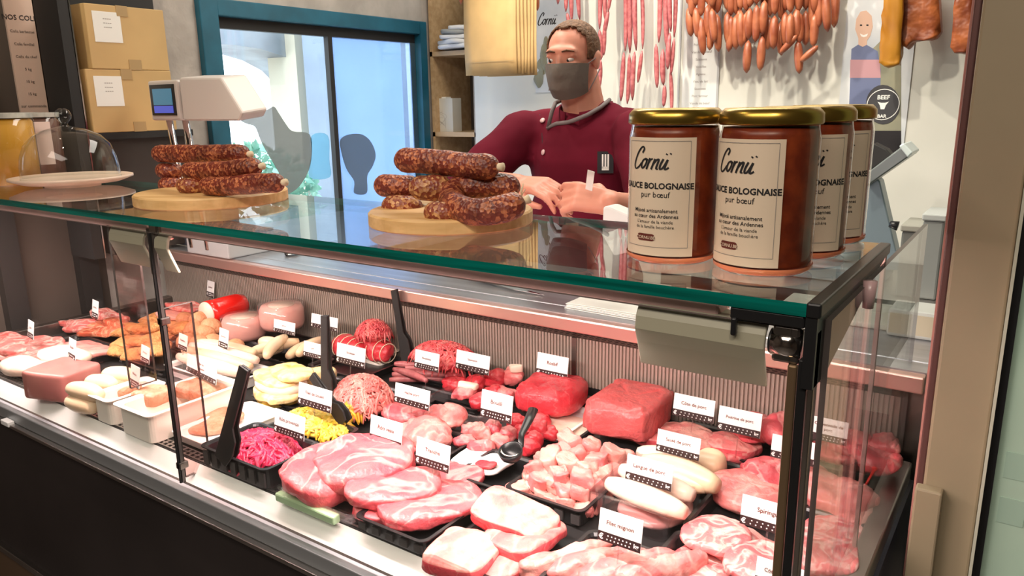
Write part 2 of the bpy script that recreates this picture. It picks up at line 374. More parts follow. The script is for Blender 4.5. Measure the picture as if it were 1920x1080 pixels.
sbox('wall_left', -2.75, -2.6, WY0, WY1, 0, WZ0, plaster)
# seams between the rear wall panels
for i, px in enumerate((1275, 1349)):
    p = Y_(px, 100, RW); sbox('trim_%d' % (i+1), p.x-.004, p.x+.004, RW-.006, RW, .9, 2.2, greyp)
# window_1: blue frame, two sliding panes
w = sbox('window_1', 0, .001, 0, .001, 0, .001, bluef); bpy.data.objects.remove(w)
wm = MB(); fx0, fx1, t = -2.66, -2.572, .075
wm.box(fx0, fx1, WY0, WY0+t, WZ0, WZ1).box(fx0, fx1, WY1-.05, WY1, WZ0, WZ1).box(fx0, fx1, WY0+t, WY1-.05, WZ1-.06, WZ1).box(fx0, fx1, WY0+t, WY1-.05, WZ0, WZ0+.06)
win = struct(bevel(wm.build('window_1', bluef), .004))
def wbar(name, y0, y1, z0, z1, x0=-2.64, x1=-2.61, mt=blackm): return MB().box(x0, x1, y0, y1, z0, z1).build(name, mt, win)
wbar('top_track', WY0+t, WY1-.05, WZ1-.10, WZ1-.06); wbar('bottom_track', WY0+t, WY1-.05, WZ0+.06, WZ0+.085)
ym = X_(622, 100, -2.6).y
wbar('sash_bar', ym-.012, ym+.012, WZ0+.085, WZ1-.10, -2.632, -2.605); wbar('sash_bar', WY0+t, WY0+t+.02, WZ0+.085, WZ1-.10)
wbar('sash_bar', WY1-.085, WY1-.05, WZ0+.085, WZ1-.10, mt=steel)
MB().box(-2.629, -2.623, WY0+t+.02, ym, WZ0+.085, WZ1-.10).build('pane', Gwin, win)
MB().box(-2.615, -2.609, ym, WY1-.085, WZ0+.085, WZ1-.10).build('pane', Gblue, win)
# animal shaped frosted film stuck on the panes
def wx(px, py, x=-2.604): p = X_(px, py, x); return (p.x, p.y, p.z)
def filmshape(name, pts, mt, x=-2.604):
    q = pts[-1:]+pts+pts[:2]; pts = []
    for i in range(1, len(q)-2):
        for t in (0, .25, .5, .75): pts.append(tuple(.5*((2*q[i][c])+(-q[i-1][c]+q[i+1][c])*t+(2*q[i-1][c]-5*q[i][c]+4*q[i+1][c]-q[i+2][c])*t*t+(-q[i-1][c]+3*q[i][c]-3*q[i+1][c]+q[i+2][c])*t**3) for c in (0, 1)))
    vs = [Vector(wx(a, b, x)) for a, b in pts]; n = len(vs)
    vs2 = [v+Vector((.002, 0, 0)) for v in vs]
    return MB().add(vs+vs2, [tuple(range(n)), tuple(range(2*n-1, n-1, -1))]+[(i, i+n, (i+1) % n+n, (i+1) % n) for i in range(n)]).build(name, mt, win)
filmshape('frosted_animal_film', [(453,208),(478,203),(484,211),(500,206),(513,200),(522,212),(535,232),(548,246),(580,252),(584,290),(576,325),(555,355),(528,365),(530,340),(515,310),(500,285),(488,262),(478,238),(462,232),(450,224)], decal, -2.602)
filmshape('frosted_animal_film', [(584,254),(614,254),(617,300),(618,332),(580,332),(584,290)], decalb, -2.602)
filmshape('frosted_animal_film', [(638,262),(655,252),(678,252),(695,266),(704,290),(698,312),(688,330),(687,362),(664,362),(664,340),(650,318),(641,290)], decal, -2.602)
# outside the window: lit yard wall, canopy, column, bush, blue reflection panel
def outx(px, py, x): return X_(px, py, x)
o = sbox('floor_yard', -9, -6.5, -1, 9, -.1, 0, stonem)
cb = MB(); cpts = [(395,82),(440,84),(490,92),(540,108),(575,128),(600,155)]
vs = []
for px, py in cpts:
    p = outx(px, py, -4.4); q = outx(px, 22, -4.4); vs += [p, q, p-Vector((.5, 0, 0)), q-Vector((.5, 0, 0))]
fs = []
for i in range(len(cpts)-1):
    a = 4*i; fs += [(a, a+1, a+5, a+4), (a+2, a+6, a+7, a+3), (a, a+4, a+6, a+2), (a+1, a+3, a+7, a+5)]
fs += [(0, 2, 3, 1), (len(vs)-4, len(vs)-3, len(vs)-1, len(vs)-2)]
tag(cb.add(vs, fs).build('canopy', arch), 'grey arched canopy outside the window, above the bright yard', 'canopy')
a = outx(562, 200, -4.3); b = outx(606, 200, -4.3)
tag(MB().box(a.x-.3, a.x, a.y, b.y, 0, 2.7).build('outdoor_column', P('pale_column', (.62, .58, .46), .8)), 'pale stone column seen outside through the left window pane', 'column')
a = outx(633, 200, -3.9); b = outx(840, 200, -3.9)
tag(MB().box(a.x-.3, a.x, a.y, b.y, 0, 3.2).build('outdoor_backdrop', bluerefl), 'added blue grey panel standing in for the reflection in the right window pane', 'wall')  # added panel, carries the blue reflection of the right pane
a = outx(463, 318, -3.4)
bm_ = MB()
rr = random.Random(3)
for i in range(900):
    th = rr.uniform(0, 2*PI); ph = rr.uniform(-.4, 1.4); r_ = .36*rr.uniform(.6, 1.05)
    c = Vector((r_*math.cos(th)*math.cos(ph), r_*1.1*math.sin(th)*math.cos(ph), .95+.9*r_*math.sin(ph)))
    d1 = Vector((rr.uniform(-1, 1), rr.uniform(-1, 1), rr.uniform(-1, 1))).normalized()*.035; d2 = d1.cross(Vector((rr.uniform(-1, 1), rr.uniform(-1, 1), rr.uniform(-1, 1)))).normalized()*.02
    bm_.add([c-d1, c+d2, c+d1, c-d2], [(0, 1, 2, 3)])
bush = thing('bush', (a.x, a.y, 0), 'pale teal bush outside the window at lower left', 'bush')
stuff(bm_.build('foliage', bushm, bush)); MB().tube([(0, 0, 0), (.02, 0, .3), (0, .02, .7)], [.03, .025, .015]).build('stem', P('bark', (.15, .09, .05), .9), bush)

# ------------------------------------------------------------------ right hand column, trims and pale green panel
def colx(px): return Y_(px, 540, 1.2).x
x0, x1 = colx(1776), colx(1893)
sbox('wall_column', x0, x1, 1.2, 1.34, 0, 2.7, postc, .004)
sbox('trim_3', x0-.011, x0-.001, 1.22, 1.30, 0, 2.7, purple, .002)
sbox('trim_4', x0-.015, x0-.011, 1.235, 1.25, 0, 2.7, P('pink_reflection_strip', (.55, .26, .22), .3))  # pink reflection along the trim, drawn as a coloured strip
sbox('trim_5', x0-.008, x0+.028, 1.178, 1.2, 0, Y_(1740, 908, 1.2).z, postc, .003)
sbox('trim_6', x1, x1+.004, 1.19, 1.3, 0, 2.7, P('pale_edge', (.50, .50, .40), .5))
sbox('trim_7', x1+.004, x1+.014, 1.2, 1.3, 0, 2.7, black)
gp = sbox('wall_glass_panel', x1+.014, .5, 1.21, 1.3, 0, 2.7, greenp)
qm = [MB().box(-.016, .016, -.001, 0, -.02, .02).build('frosted_square', greenq, gp)]
k = 0
for i in range(3):
    for j in range(10):
        if (i*3+j*2) % 5 in (0, 3):
            o = qm[0] if k == 0 else qm[0].copy(); k += 1
            if k > 1: C.objects.link(o); o.parent = gp
            o.location = (x1+.040+i*.037-(x1+.014+.5)/2, 1.21-1.255, .62+j*.07)

# ------------------------------------------------------------------ refrigerated case
XL, XR = -2.5, -.165
CF, DK = .73, .80   # front plane, deck height
case = thing('display_case', ((XL+XR)/2, 1.1, 0), 'long dark refrigerated butcher display case with glass front full of meat', 'display case')
def cbx(name, x0, x1, y0, y1, z0, z1, mt, bev=0, parent=None, mi=None):
    cx, cy, cz = case.location; o = MB().box(x0-cx, x1-cx, y0-cy, y1-cy, z0-cz, z1-cz).build(name, mt, parent or case)
    if bev: bevel(o, bev)
    return o
def cmb(mb, name, mt, parent=None): # world coordinates to case coordinates
    cx, cy, cz = case.location; mb.v = [(x-cx, y-cy, z-cz) for x, y, z in mb.v]; return mb.build(name, mt, parent or case)
fp = cbx('front_panel', XL, XR, .735, .76, .318, .722, panelm); cbx('plinth', XL, XR, .745, .78, 0, .30, plinthm)
cbx('lower_trim', XL, XR, .72, .76, .30, .318, steel, .002)
cbx('lower_rail', XL, XR, .715, .75, .722, .731, steel, .002)
cbx('front_rail', XL, XR, .728, .752, .731, .760, railm, .002)
cbx('rail_clip', -2.045, -2.005, .712, .728, .725, .738, white, .002)
cbx('body', XL, XR, .775, 1.45, .03, DK-.012, steeld)
m_ = MB(); m_.add([(XL, .752, .760), (XR, .752, .760), (XR, .776, DK-.004), (XL, .776, DK-.004), (XL, .752, .70), (XR, .752, .70), (XR, .776, .70), (XL, .776, .70)], [(0,1,2,3),(4,7,6,5),(0,4,5,1),(1,5,6,2),(2,6,7,3),(3,7,4,0)])
cmb(m_, 'front_ledge', deckm)
m_ = MB().box(XL, XR, .776, 1.46, DK-.012, DK-.002); cmb(m_, 'deck', blackm)
m_ = MB()
def grille(m_, ya, yb, z, x0=XL, x1=XR, pitch=.016):
    n = int((x1-x0)/pitch)
    for i in range(n):
        x = x0+i*pitch
        m_.box(x, x+.006, ya, yb, z-.002, z)
    for y in (ya, (ya+yb)/2, yb): m_.box(x0, x1, y-.0015, y+.0015, z-.002, z+.0002)
grille(m_, .780, .800, DK+.001)
stuff(cmb(m_, 'air_grille', steel))
# end wall of the well
cbx('end_wall', -.165, -.135, .76, 1.45, .30, .835, steeld, .003)
cbx('end_skin', -.135, -.129, .76, 1.45, .05, .80, P('dark_blue_end', (.02, .03, .055), .35))
cbx('end_wall', XL, XL+.03, .76, 1.45, .30, .835, steeld, .003)
# ribbed rear panel, its slotted air duct and the lip of the worktop
m_ = MB().box(XL, XR, 1.452, 1.462, DK, .955); n = int((XR-XL)/.0085)
for i in range(n): x = XL+i*.0085; m_.box(x, x+.0045, 1.446, 1.453, DK, .955)
stuff(cmb(m_, 'ribbed_back_panel', P('ribbed_panel', (.50, .43, .37), .38, .45)))
duct = MB().add([(XL, 1.446, .955), (XR, 1.446, .955), (XR, 1.405, .988), (XL, 1.405, .988), (XL, 1.46, .955), (XR, 1.46, .955), (XR, 1.46, .988), (XL, 1.46, .988)], [(0,1,2,3),(4,7,6,5),(0,4,5,1),(1,5,6,2),(2,6,7,3),(3,7,4,0)])
cmb(duct, 'air_duct', P('duct_brown', (.16, .12, .10), .35, .5))
m_ = MB(); x = XL+.12
while x < XR-.02:
    for k, (y, z) in enumerate(((1.443, .958), (1.434, .965), (1.425, .972))):
        xx = x+(k % 2)*.007; m_.add([(xx, y-.001, z), (xx+.010, y-.001, z), (xx+.010, y-.005, z+.0035), (xx, y-.005, z+.0035), (xx, y+.002, z+.001), (xx+.010, y+.002, z+.001)], [(0,1,2,3),(0,4,5,1),(3,2,5,4)])
    x += .0155
stuff(cmb(m_, 'duct_slots', blackm))
cbx('rear_sill', XL, -.125, 1.411, 1.463, .990, 1.0195, P('sill_steel', (.55, .56, .60), .34, .85, var=.2, vscale=3, stretch=(1, 14, 1)))
cbx('worktop_lip', XL, -.125, 1.385, 1.41, .988, 1.018, P('meat_reflection_lip', (.78, .50, .44), .3, .8), .003)  # pink reflection of the meats is mixed into the steel colour
for px in (1075,):
    p = Y_(px, 640, 1.44); cbx('panel_joint', p.x-.006, p.x+.006, 1.442, 1.452, DK, .955, steeld)
# worktop behind, on its base cabinet
wt = thing('worktop', (-1.35, 1.7, 0), 'long brushed steel worktop behind the display case', 'counter')
bevel(MB().box(-1.0, 1.225, -.234, .06, .99, 1.02).build('top', P('worktop_steel', (.55, .56, .60), .34, .85, var=.2, vscale=3, stretch=(1, 14, 1), bump=.03, bscale=120), wt), .003)
MB().box(-1.0, 1.225, -.23, .04, .08, .99).build('cabinet', steeld, wt); MB().box(-.98, 1.2, -.18, .02, 0, .08).build('base', blackm, wt)
wb = thing('window_bench', (-2.18, 2.35, 0), 'steel bench standing under the blue framed window', 'bench')
bevel(MB().box(-.41, .40, -.585, .60, .985, 1.015).build('top', MATS['worktop_steel'], wb), .003); MB().box(-.38, .36, -.56, .58, .1, .985).build('cabinet', steeld, wb); MB().box(-.36, .34, -.5, .5, 0, .1).build('base', blackm, wb)

# glass superstructure
GX0, GX1, GY0, GY1, GZ0, GZ1 = -2.5, -.171, .731, 1.100, 1.277, 1.290
def pane(name, x0, x1, y0, y1, z0, z1, flat, mt=None, ed=None):
    """glass slab; flat = axis of its thickness; the thin faces are the green polished edges"""
    cx, cy, cz = case.location
    m_ = MB(); vs = [(x, y, z) for x in (x0, x1) for y in (y0, y1) for z in (z0, z1)]
    vs = [(x-cx, y-cy, z-cz) for x, y, z in vs]
    fs = {'x': [(0,1,3,2),(4,6,7,5)], 'y': [(0,4,5,1),(2,3,7,6)], 'z': [(0,2,6,4),(1,5,7,3)]}
    for ax in 'xyz': m_.add(vs, fs[ax], 0 if ax == flat else 1)
    return m_.build(name, [mt or G, ed or edge_dark], case)
pane('top_glass_shelf', GX0, GX1, GY0, GY1, GZ0, GZ1, 'z', Gtop, green_edge)['label'] = 'clear glass shelf with green front edge'
pane('front_pane', -1.300, -.185, .737, .743, .772, 1.262, 'y')
pane('front_pane', -2.47, -1.308, .737, .743, .772, 1.262, 'y')
pane('end_pane', -.160, -.154, .765, 1.455, .825, 1.268, 'x')
pane('joint_fin', -1.308, -1.300, .745, .80, .78, 1.12, 'x', glass('fin_glass', (.90, .78, .76)))  # pink tint stands in for meat reflected in the fin
pane('joint_fin', -1.468, -1.460, .745, .80, .93, 1.262, 'x', glass('fin_glass_2', (.90, .80, .78)))  # tinted pink for the reflected meat, like the lower fin
cbx('joint_seal', -1.306, -1.302, .733, .738, .772, 1.262, blackm)
cbx('joint_clamp', -1.318, -1.29, .742, .775, 1.245, 1.277, chrome, .004)
for z in (1.09, .80): cbx('joint_clamp', -1.312, -1.298, .733, .752, z, z+.014, steeld, .002)
# corner post: black profile with a bronze coloured strip on the left and chrome on the right
cbx('corner_post', -.1755, -.1665, .735, .746, .76, 1.232, black, .001)
cbx('corner_strip', -.186, -.1765, .736, .744, .78, 1.225, P('bronze_strip', (.40, .27, .16), .25, .8), .002)
cbx('corner_strip', -.1655, -.160, .736, .752, .80, 1.262, chrome, .001)
# frame arm under the right end of the top glass, hinge and pink knob
m_ = MB()
m_.add([(-.171, .731, 1.277), (-.171, 1.10, 1.277), (-.171, 1.02, 1.262), (-.171, .78, 1.205), (-.171, .731, 1.205), (-.160, .731, 1.277), (-.160, 1.10, 1.277), (-.160, 1.02, 1.262), (-.160, .78, 1.205), (-.160, .731, 1.205)],
 [(0,1,2,3,4),(9,8,7,6,5),(0,5,6,1),(1,6,7,2),(2,7,8,3),(3,8,9,4),(4,9,5,0)])
cmb(m_, 'end_arm', black)
cbx('end_cap', -.171, -.157, .729, 1.10, 1.277, 1.2915, black, .002)
cbx('clamp_block', -.245, -.172, .733, .765, 1.264, 1.277, black, .002)
hm = MB().tube([(-.176, .750, 1.243), (-.204, .750, 1.243)], .016, 20); cmb(hm, 'hinge_drum', chrome)
hm = MB().tube([(-.204, .750, 1.243), (-.207, .750, 1.243)], .013, 20); cmb(hm, 'hinge_cap', black)
cbx('hinge_plate', -.203, -.176, .738, .744, 1.225, 1.264, steeld, .003)
cbx('clamp_screw', -.243, -.237, .730, .737, 1.247, 1.266, black, .002)
kb = MB().tube([(-.150, .93, 1.275), (-.150, .93, 1.243)], [.008, .006], 12); cmb(kb, 'end_knob', P('pink_grey_knob', (.55, .36, .36), .3))
# light housing along the top of the front pane, with a lens strip
for (a, b) in ((-1.288, -.262), (-2.45, -1.335)):
    cbx('light_housing', a, b, .748, .785, 1.258, 1.276, P('pink_housing', (.75, .50, .46), .4, .2), .003)
    cbx('light_lens', a+.01, b-.01, .762, .782, 1.2555, 1.258, emit('lamp_lens', (1, .82, .80), 5))
# olive plastic end shrouds of the light
def shroud(xa, xb, name='light_shroud'):
    prof = [(.746, 1.262), (.739, 1.250), (.737, 1.236), (.755, 1.190), (.760, 1.190), (.7425, 1.236), (.745, 1.249), (.752, 1.258), (.775, 1.258), (.775, 1.262)]
    n = len(prof); m_ = MB(); vs = [(xa, y, z) for y, z in prof]+[(xb, y, z) for y, z in prof]
    m_.add(vs, [tuple(range(n)), tuple(range(2*n-1, n-1, -1))]+[(i, (i+1) % n, (i+1) % n+n, i+n) for i in range(n)])
    return bevel(cmb(m_, name, olive), .0015)
shroud(-.352, -.210); shroud(-1.452, -1.335); shroud(-1.298, -1.258)
cbx('cable_cover', -1.333, -1.318, .745, .757, 1.18, 1.268, steeld, .003)
# pink light streak of the rear glass edge, built as a solid bar
#cbx('rear_edge_streak', -1.31, -1.304, 1.09, 1.10, 1.03, 1.277, P('pink_streak', (.6, .42, .38), .3, .5))
cbx('rear_edge_streak', -.166, -.160, 1.092, 1.10, .84, 1.277, P('pink_streak_2', (.50, .33, .30), .3, .5), .001)

# ------------------------------------------------------------------ things on the glass top
ZT = GZ1
def board(px0, px1, py, label):
    a, b = Z_(px0, py, ZT+.01), Z_(px1, py, ZT+.01); c = (a+b)/2; c.z = ZT
    # push the centre back so that the disc spans the two sight lines
    r = (a-b).length/2*.985
    o = MB().lathe([(0, 0), (r-.002, 0), (r, .002), (r, .019), (r-.003, .022), (0, .022)], 56).build('serving_board', woodm, loc=c, rz=.4, smooth=False)
    tag(o, label, 'board'); return c, r
def sausage(name, pts, rad, mt, label, group, tip=True, loc=None, cat='sausage', lab=None):
    c = Vector(loc if loc else pts[0]); n = len(pts)
    # smooth the path
    q = [Vector(p) for p in pts]; q = [q[0]*2-q[1]]+q+[q[-1]*2-q[-2]]; P_ = []
    for i in range(1, len(q)-2):
        for t in (0, .2, .4, .6, .8): P_.append(.5*((2*q[i])+(-q[i-1]+q[i+1])*t+(2*q[i-1]-5*q[i]+4*q[i+1]-q[i+2])*t*t+(-q[i-1]+3*q[i]-3*q[i+1]+q[i+2])*t**3))
    P_.append(q[-2]); K = len(P_); rs = []
    L = [0]
    for i in range(1, K): L.append(L[-1]+(P_[i]-P_[i-1]).length)
    T = L[-1]
    # extra end rings for round caps
    def at(s):
        for i in range(1, K):
            if L[i] >= s: return P_[i-1].lerp(P_[i], (s-L[i-1])/(L[i]-L[i-1]+1e-9))
        return P_[-1]
    ss = [0, .06, .2, .45, .75, 1.1]; ss = [x*rad for x in ss]; mid = [ss[-1]+(T-2*ss[-1])*i/22 for i in range(1, 22)]; al = ss+mid+[T-x for x in ss[::-1]]
    Q = []; RR = []
    for s in al:
        d = min(s, T-s)/rad; f = math.sqrt(max(0, 1-(1-min(d, 1.1)/1.1)**2)); p = at(s)
        RR.append(max(.0012, rad*f*(1+.05*noise.noise(p*60)))); Q.append(p-c+noise.noise_vector(p*25)*rad*.05)
    root = MB().tube(Q, RR, 16).build(name, mt, loc=c)
    if lab is not False: tag(root, label, cat, group)
    if tip:
        d = (Q[-1]-Q[-3]).normalized(); e = Q[-1]
        MB().tube([e-d*.004, e+d*.008], [.005, .007], 8).build('casing_end', string, root)
    return root
# board 2 (near): seven thick dried sausages
c2, r2 = board(694, 1001, 405, 'pale round wooden board with six thick dried sausages, right of the other board')
ZB = ZT+.022; g2 = 'dried sausages on the right board'; R0 = .0205
def B2(px, py, h): return Z_(px, py, ZB+h)
yA = c2.y
def on2(px, py, y): return Y_(px, py, y)
# view-aligned helper: each sausage given by pixel path and its depth plane
def sp(lst, y): return [on2(px, py, y+dy) for px, py, dy in lst]
sausage('dried_sausage', sp([(722,387,0),(752,388,0),(792,389,.03)], c2.y-.03), .0195, dried2, 'lower left dried sausage lying on the right board, end towards the viewer', g2)
sausage('dried_sausage', sp([(800,397,0),(830,400,0),(872,400,.03)], c2.y-.085), .0175, dried2, 'short end of dried sausage peeping out under the horseshoe sausage', g2)
sausage('dried_sausage', sp([(707,347,0),(740,349,0),(790,352,.03)], c2.y-.01), .0195, dried, 'dried sausage of the middle layer, leftmost on the right board', g2)
sausage('dried_sausage', sp([(768,349,-.01),(800,353,0),(850,352,.03)], c2.y-.045), .0205, dried2, 'yellow-flecked dried sausage in the middle of the right board pile', g2)
sausage('dried_sausage', sp([(744,299,0),(790,302,0),(840,307,.005),(890,312,.01),(935,313,.015)], c2.y-.02), .0205, dried, 'long straight dried sausage lying across the top of the right pile', g2)
sausage('dried_sausage', sp([(975,352,.03),(930,348,.02),(885,350,.0),(853,358,-.02),(848,378,-.05),(870,395,-.075),(915,397,-.075),(950,390,-.06),(984,376,-.04)], c2.y-.005), .0205, dried, 'horseshoe shaped dried sausage with string tied ends on the right board', g2)
kn = thing('string_tie', on2(978, 368, c2.y-.0)+Vector((0, 0, 0)), 'frayed pale string tie at the ends of the horseshoe sausage', 'string')
for i in range(8):
    a = R.uniform(-1, 1); b = R.uniform(-.3, 1); MB().tube([(0, 0, 0), (.006*a, -.003, .008*b+.002), (.011*a, -.004, .022*b)], .0007, 5).build('strand', string, kn)
# board 1 (far)
c1, r1 = board(270, 531, 368, 'pale round wooden board with stacked dried sausages, left of centre')
g1 = 'dried sausages on the left board'
sausage('dried_sausage', sp([(304,346,0),(318,347,.0),(345,348,.03)], c1.y+.0), .0165, dried, 'lowest back dried sausage end at the left of the left board', g1)
sausage('dried_sausage', sp([(338,348,0),(356,349,0),(385,348,.03)], c1.y-.05), .0165, dried2, 'short dried sausage end lying between two others on the left board', g1)
sausage('dried_sausage', sp([(299,320,0),(315,321,0),(345,322,.03)], c1.y+.01), .0175, dried, 'dark dried sausage end in the middle layer at left of the left board', g1)
sausage('dried_sausage', sp([(380,349,0),(420,349,0),(470,345,.01),(530,342,.02)], c1.y-.055), .0185, dried, 'long dried sausage at the lower right of the left board', g1)
sausage('dried_sausage', sp([(345,321,0),(390,321,0),(440,318,.0),(488,312,.01)], c1.y-.03), .0185, dried, 'long dried sausage of the middle layer on the left board', g1)
sausage('dried_sausage', sp([(291,288,0),(330,288,0),(380,289,0),(430,288,.01),(466,289,.02)], c1.y+.01), .019, dried, 'long dried sausage lying on top of the left pile', g1)

# glass cloche on a round plate
a, b = Z_(30, 335, ZT+.02), Z_(241, 332, ZT+.02); cc = (a+b)/2; cc.z = ZT; r = (a-b).length/2*.98
pl = thing('cake_plate', cc, 'round pink-cream footed plate under the glass cloche', 'plate')
MB().lathe([(0, 0), (r*.45, 0), (r*.45, .006), (r*.8, .010), (r, .020), (r, .025), (r*.96, .0255), (r*.75, .018), (0, .016)], 56).build('dish', P('pink_cream_ceramic', (.76, .58, .46), .35), pl)
rd = r*.80
dm = thing('glass_cloche', cc+Vector((0, 0, .0185)), 'clear glass dome cloche with ball knob on the pale plate', 'cloche')
prof = [(rd, 0), (rd*.995, .03), (rd*.96, .055), (rd*.86, .085), (rd*.68, .107), (rd*.42, .121), (rd*.2, .127), (.012, .130)]
MB().lathe(prof, 56).build('dome', Gdome, dm)
MB().lathe([(.010, .129), (.007, .134), (.011, .140), (.0175, .148), (.019, .157), (.015, .167), (.007, .172), (.0005, .173)], 24).build('knob', Gdome, dm)
MB().lathe([(rd+.001, 0), (rd+.002, .003), (rd-.001, .005)], 56).build('rim', Gdome, dm)
# tall jars behind the cloche
def talljar(px, pyb, pyt, wpx, mt, label, lidm, labels=True):
    p = Z_(px, pyb, ZT); q = Y_(px, pyt, p.y); h = q.z-ZT; a = Y_(px-wpx/2, pyb, p.y); b = Y_(px+wpx/2, pyb, p.y); r = (a-b).length/2
    j = thing('storage_jar', (p.x, p.y, ZT), label, 'jar', 'tall jars behind the glass cloche')
    MB().lathe([(0, .002), (r, .002), (r, h*.88), (r*.9, h*.92), (0, h*.92)], 32).build('filling', mt, j)
    MB().lathe([(0, 0), (r+.003, 0), (r+.003, h*.9), (r*.95, h*.94)], 32).build('glass_body', Gjar, j)
    MB().lathe([(0, h*.93), (r+.002, h*.93), (r+.003, h), (0, h)], 32, smooth=False).build('lid', lidm, j)
    if labels:
        a0 = math.atan2(CAM.y-p.y, CAM.x-p.x)
        MB().lathe([(r+.0035, h*.2), (r+.0035, h*.86)], 10, a0=a0-.55, a1=a0+.55).build('label', P('pinkish_label', (.78, .62, .56), .6), j)
lidg = P('grey_lid', (.42, .42, .38), .5, col2=(.62, .62, .56), vscale=30)
talljar(14, 345, 212, 50, P('mustard_filling', (.62, .33, .03), .5), 'tall jar of golden yellow filling at the left end of the top', lidg, False)
talljar(48, 330, 211, 31, P('brown_filling', (.20, .09, .05), .5), 'tall jar with pink label, next to the yellow jar', lidg)
talljar(85, 330, 211, 34, P('brown_filling_2', (.16, .08, .06), .5), 'tall jar with pink label, directly behind the cloche', lidg)

# bolognese jars
JR, JH = .054, .180
def sauce_jar(x, y, rz, label):
    j = thing('sauce_jar', (x, y, ZT), label, 'jar', 'bolognese sauce jars on the glass top', rz)
    MB().lathe([(0, .006), (JR-.006, .006), (JR-.0025, .012), (JR-.0025, JH*.84), (JR-.004, JH*.885), (0, JH*.885)], 48).build('sauce', sauce, j)
    MB().lathe([(0, 0), (JR-.006, 0), (JR-.001, .004), (JR, .012), (JR, JH*.82), (JR-.002, JH*.87), (JR-.003, JH*.91)], 48).build('glass_body', Gjar, j)
    MB().lathe([(JR-.006, .001), (JR+.0005, .005), (JR+.0008, .009)], 48).build('base_ring', P('amber_base', (.75, .25, .12), .2), j)
    MB().lathe([(JR-.002, JH*.905), (JR, JH*.90), (JR+.0015, JH*.91), (JR+.001, JH*.965), (JR-.002, JH*.985), (JR-.005, JH), (JR-.008, JH*.992), (0, JH*.992)], 56).build('lid', gold, j)
    lb = MB().lathe([(JR+.0006, .011), (JR+.0006, .148)], 24, a0=-PI/2-.86, a1=-PI/2+.86).build('label', labelm, j); lb['label'] = 'cream paper label printed with the sauce name'
    def fn(x, z): a = -PI/2+x/JR; rr = JR+.0011; return (rr*math.cos(a), rr*math.sin(a), z)
    t = MB(); cornu(t, fn, -.032, .112, .0128, 0, .10)
    put_text(t, 'SAUCE BOLOGNAISE', .0096, fn, .0, .0900, bold=.03)
    put_text(t, 'pur bœuf', .0095, fn, 0, .0800)
    put_text(t, 'Mijoté artisanalement', .0062, fn, 0, .0625, bold=.01); put_text(t, 'au cœur des Ardennes', .0062, fn, 0, .0560, bold=.01)
    put_text(t, "L'amour de la viande", .0054, fn, 0, .0495); put_text(t, 'de la famille bouchère', .0054, fn, 0, .0435)
    t.build('lettering', ink, j)
    t = MB()
    def pill(cx, cz, w, h, dr):
        pts = []
        for k in range(24):
            a = 2*PI*k/24; pts.append((cx+math.copysign(w-h, math.cos(a))+h*math.cos(a), cz+h*math.sin(a)))
        return pts
    def fn2(x, z): a = -PI/2+x/JR; rr = JR+.0010; return (rr*math.cos(a), rr*math.sin(a), z)
    n = 16; vs = []
    for i in range(n+1):
        u = -.0125+.025*i/n; hh = .0042 if abs(u) < .0083 else math.sqrt(max(0, .0042**2-(abs(u)-.0083)**2)); vs += [fn2(u-.010, .0325-hh), fn2(u-.010, .0325+hh)]
    t.add(vs, [(2*i, 2*i+2, 2*i+3, 2*i+1) for i in range(n)]); t.build('badge', inkr, j)
    def fn3(x, z): a = -PI/2+x/JR; rr = JR+.0018; return (rr*math.cos(a), rr*math.sin(a), z)
    t = MB(); put_text(t, 'CORNU.BE', .0052, fn3, -.010, .0306, bold=.01); t.build('badge_lettering', labelm, j)
    t = MB(); b0 = [(-.040, .1440), (.040, .1440), (.040, .0215), (-.040, .0215)]
    for k in range(4):
        (xa, za), (xb, zb) = b0[k], b0[(k+1) % 4]
        for i in range(8):
            u0, u1 = i/8, (i+1)/8; xA, zA, xB, zB = xa+(xb-xa)*u0, za+(zb-za)*u0, xa+(xb-xa)*u1, za+(zb-za)*u1
            dx, dz = (0, .0003) if za == zb else (.0003, 0)
            t.add([fn(xA-dx, zA-dz), fn(xB-dx, zB-dz), fn(xB+dx, zB+dz), fn(xA+dx, zA+dz)], [(0, 1, 2, 3)])
    t.build('label_border', inkg, j)
sauce_jar(-.256, .868, -.26, 'large bolognese sauce jar in front, nearest the right corner of the top')
sauce_jar(-.370, .874, .0, 'large bolognese sauce jar, leftmost of the group')
sauce_jar(-.246, .984, .36, 'bolognese sauce jar behind the front right one')
sauce_jar(-.244, 1.097, .45, 'bolognese sauce jar at the very back, mostly hidden')

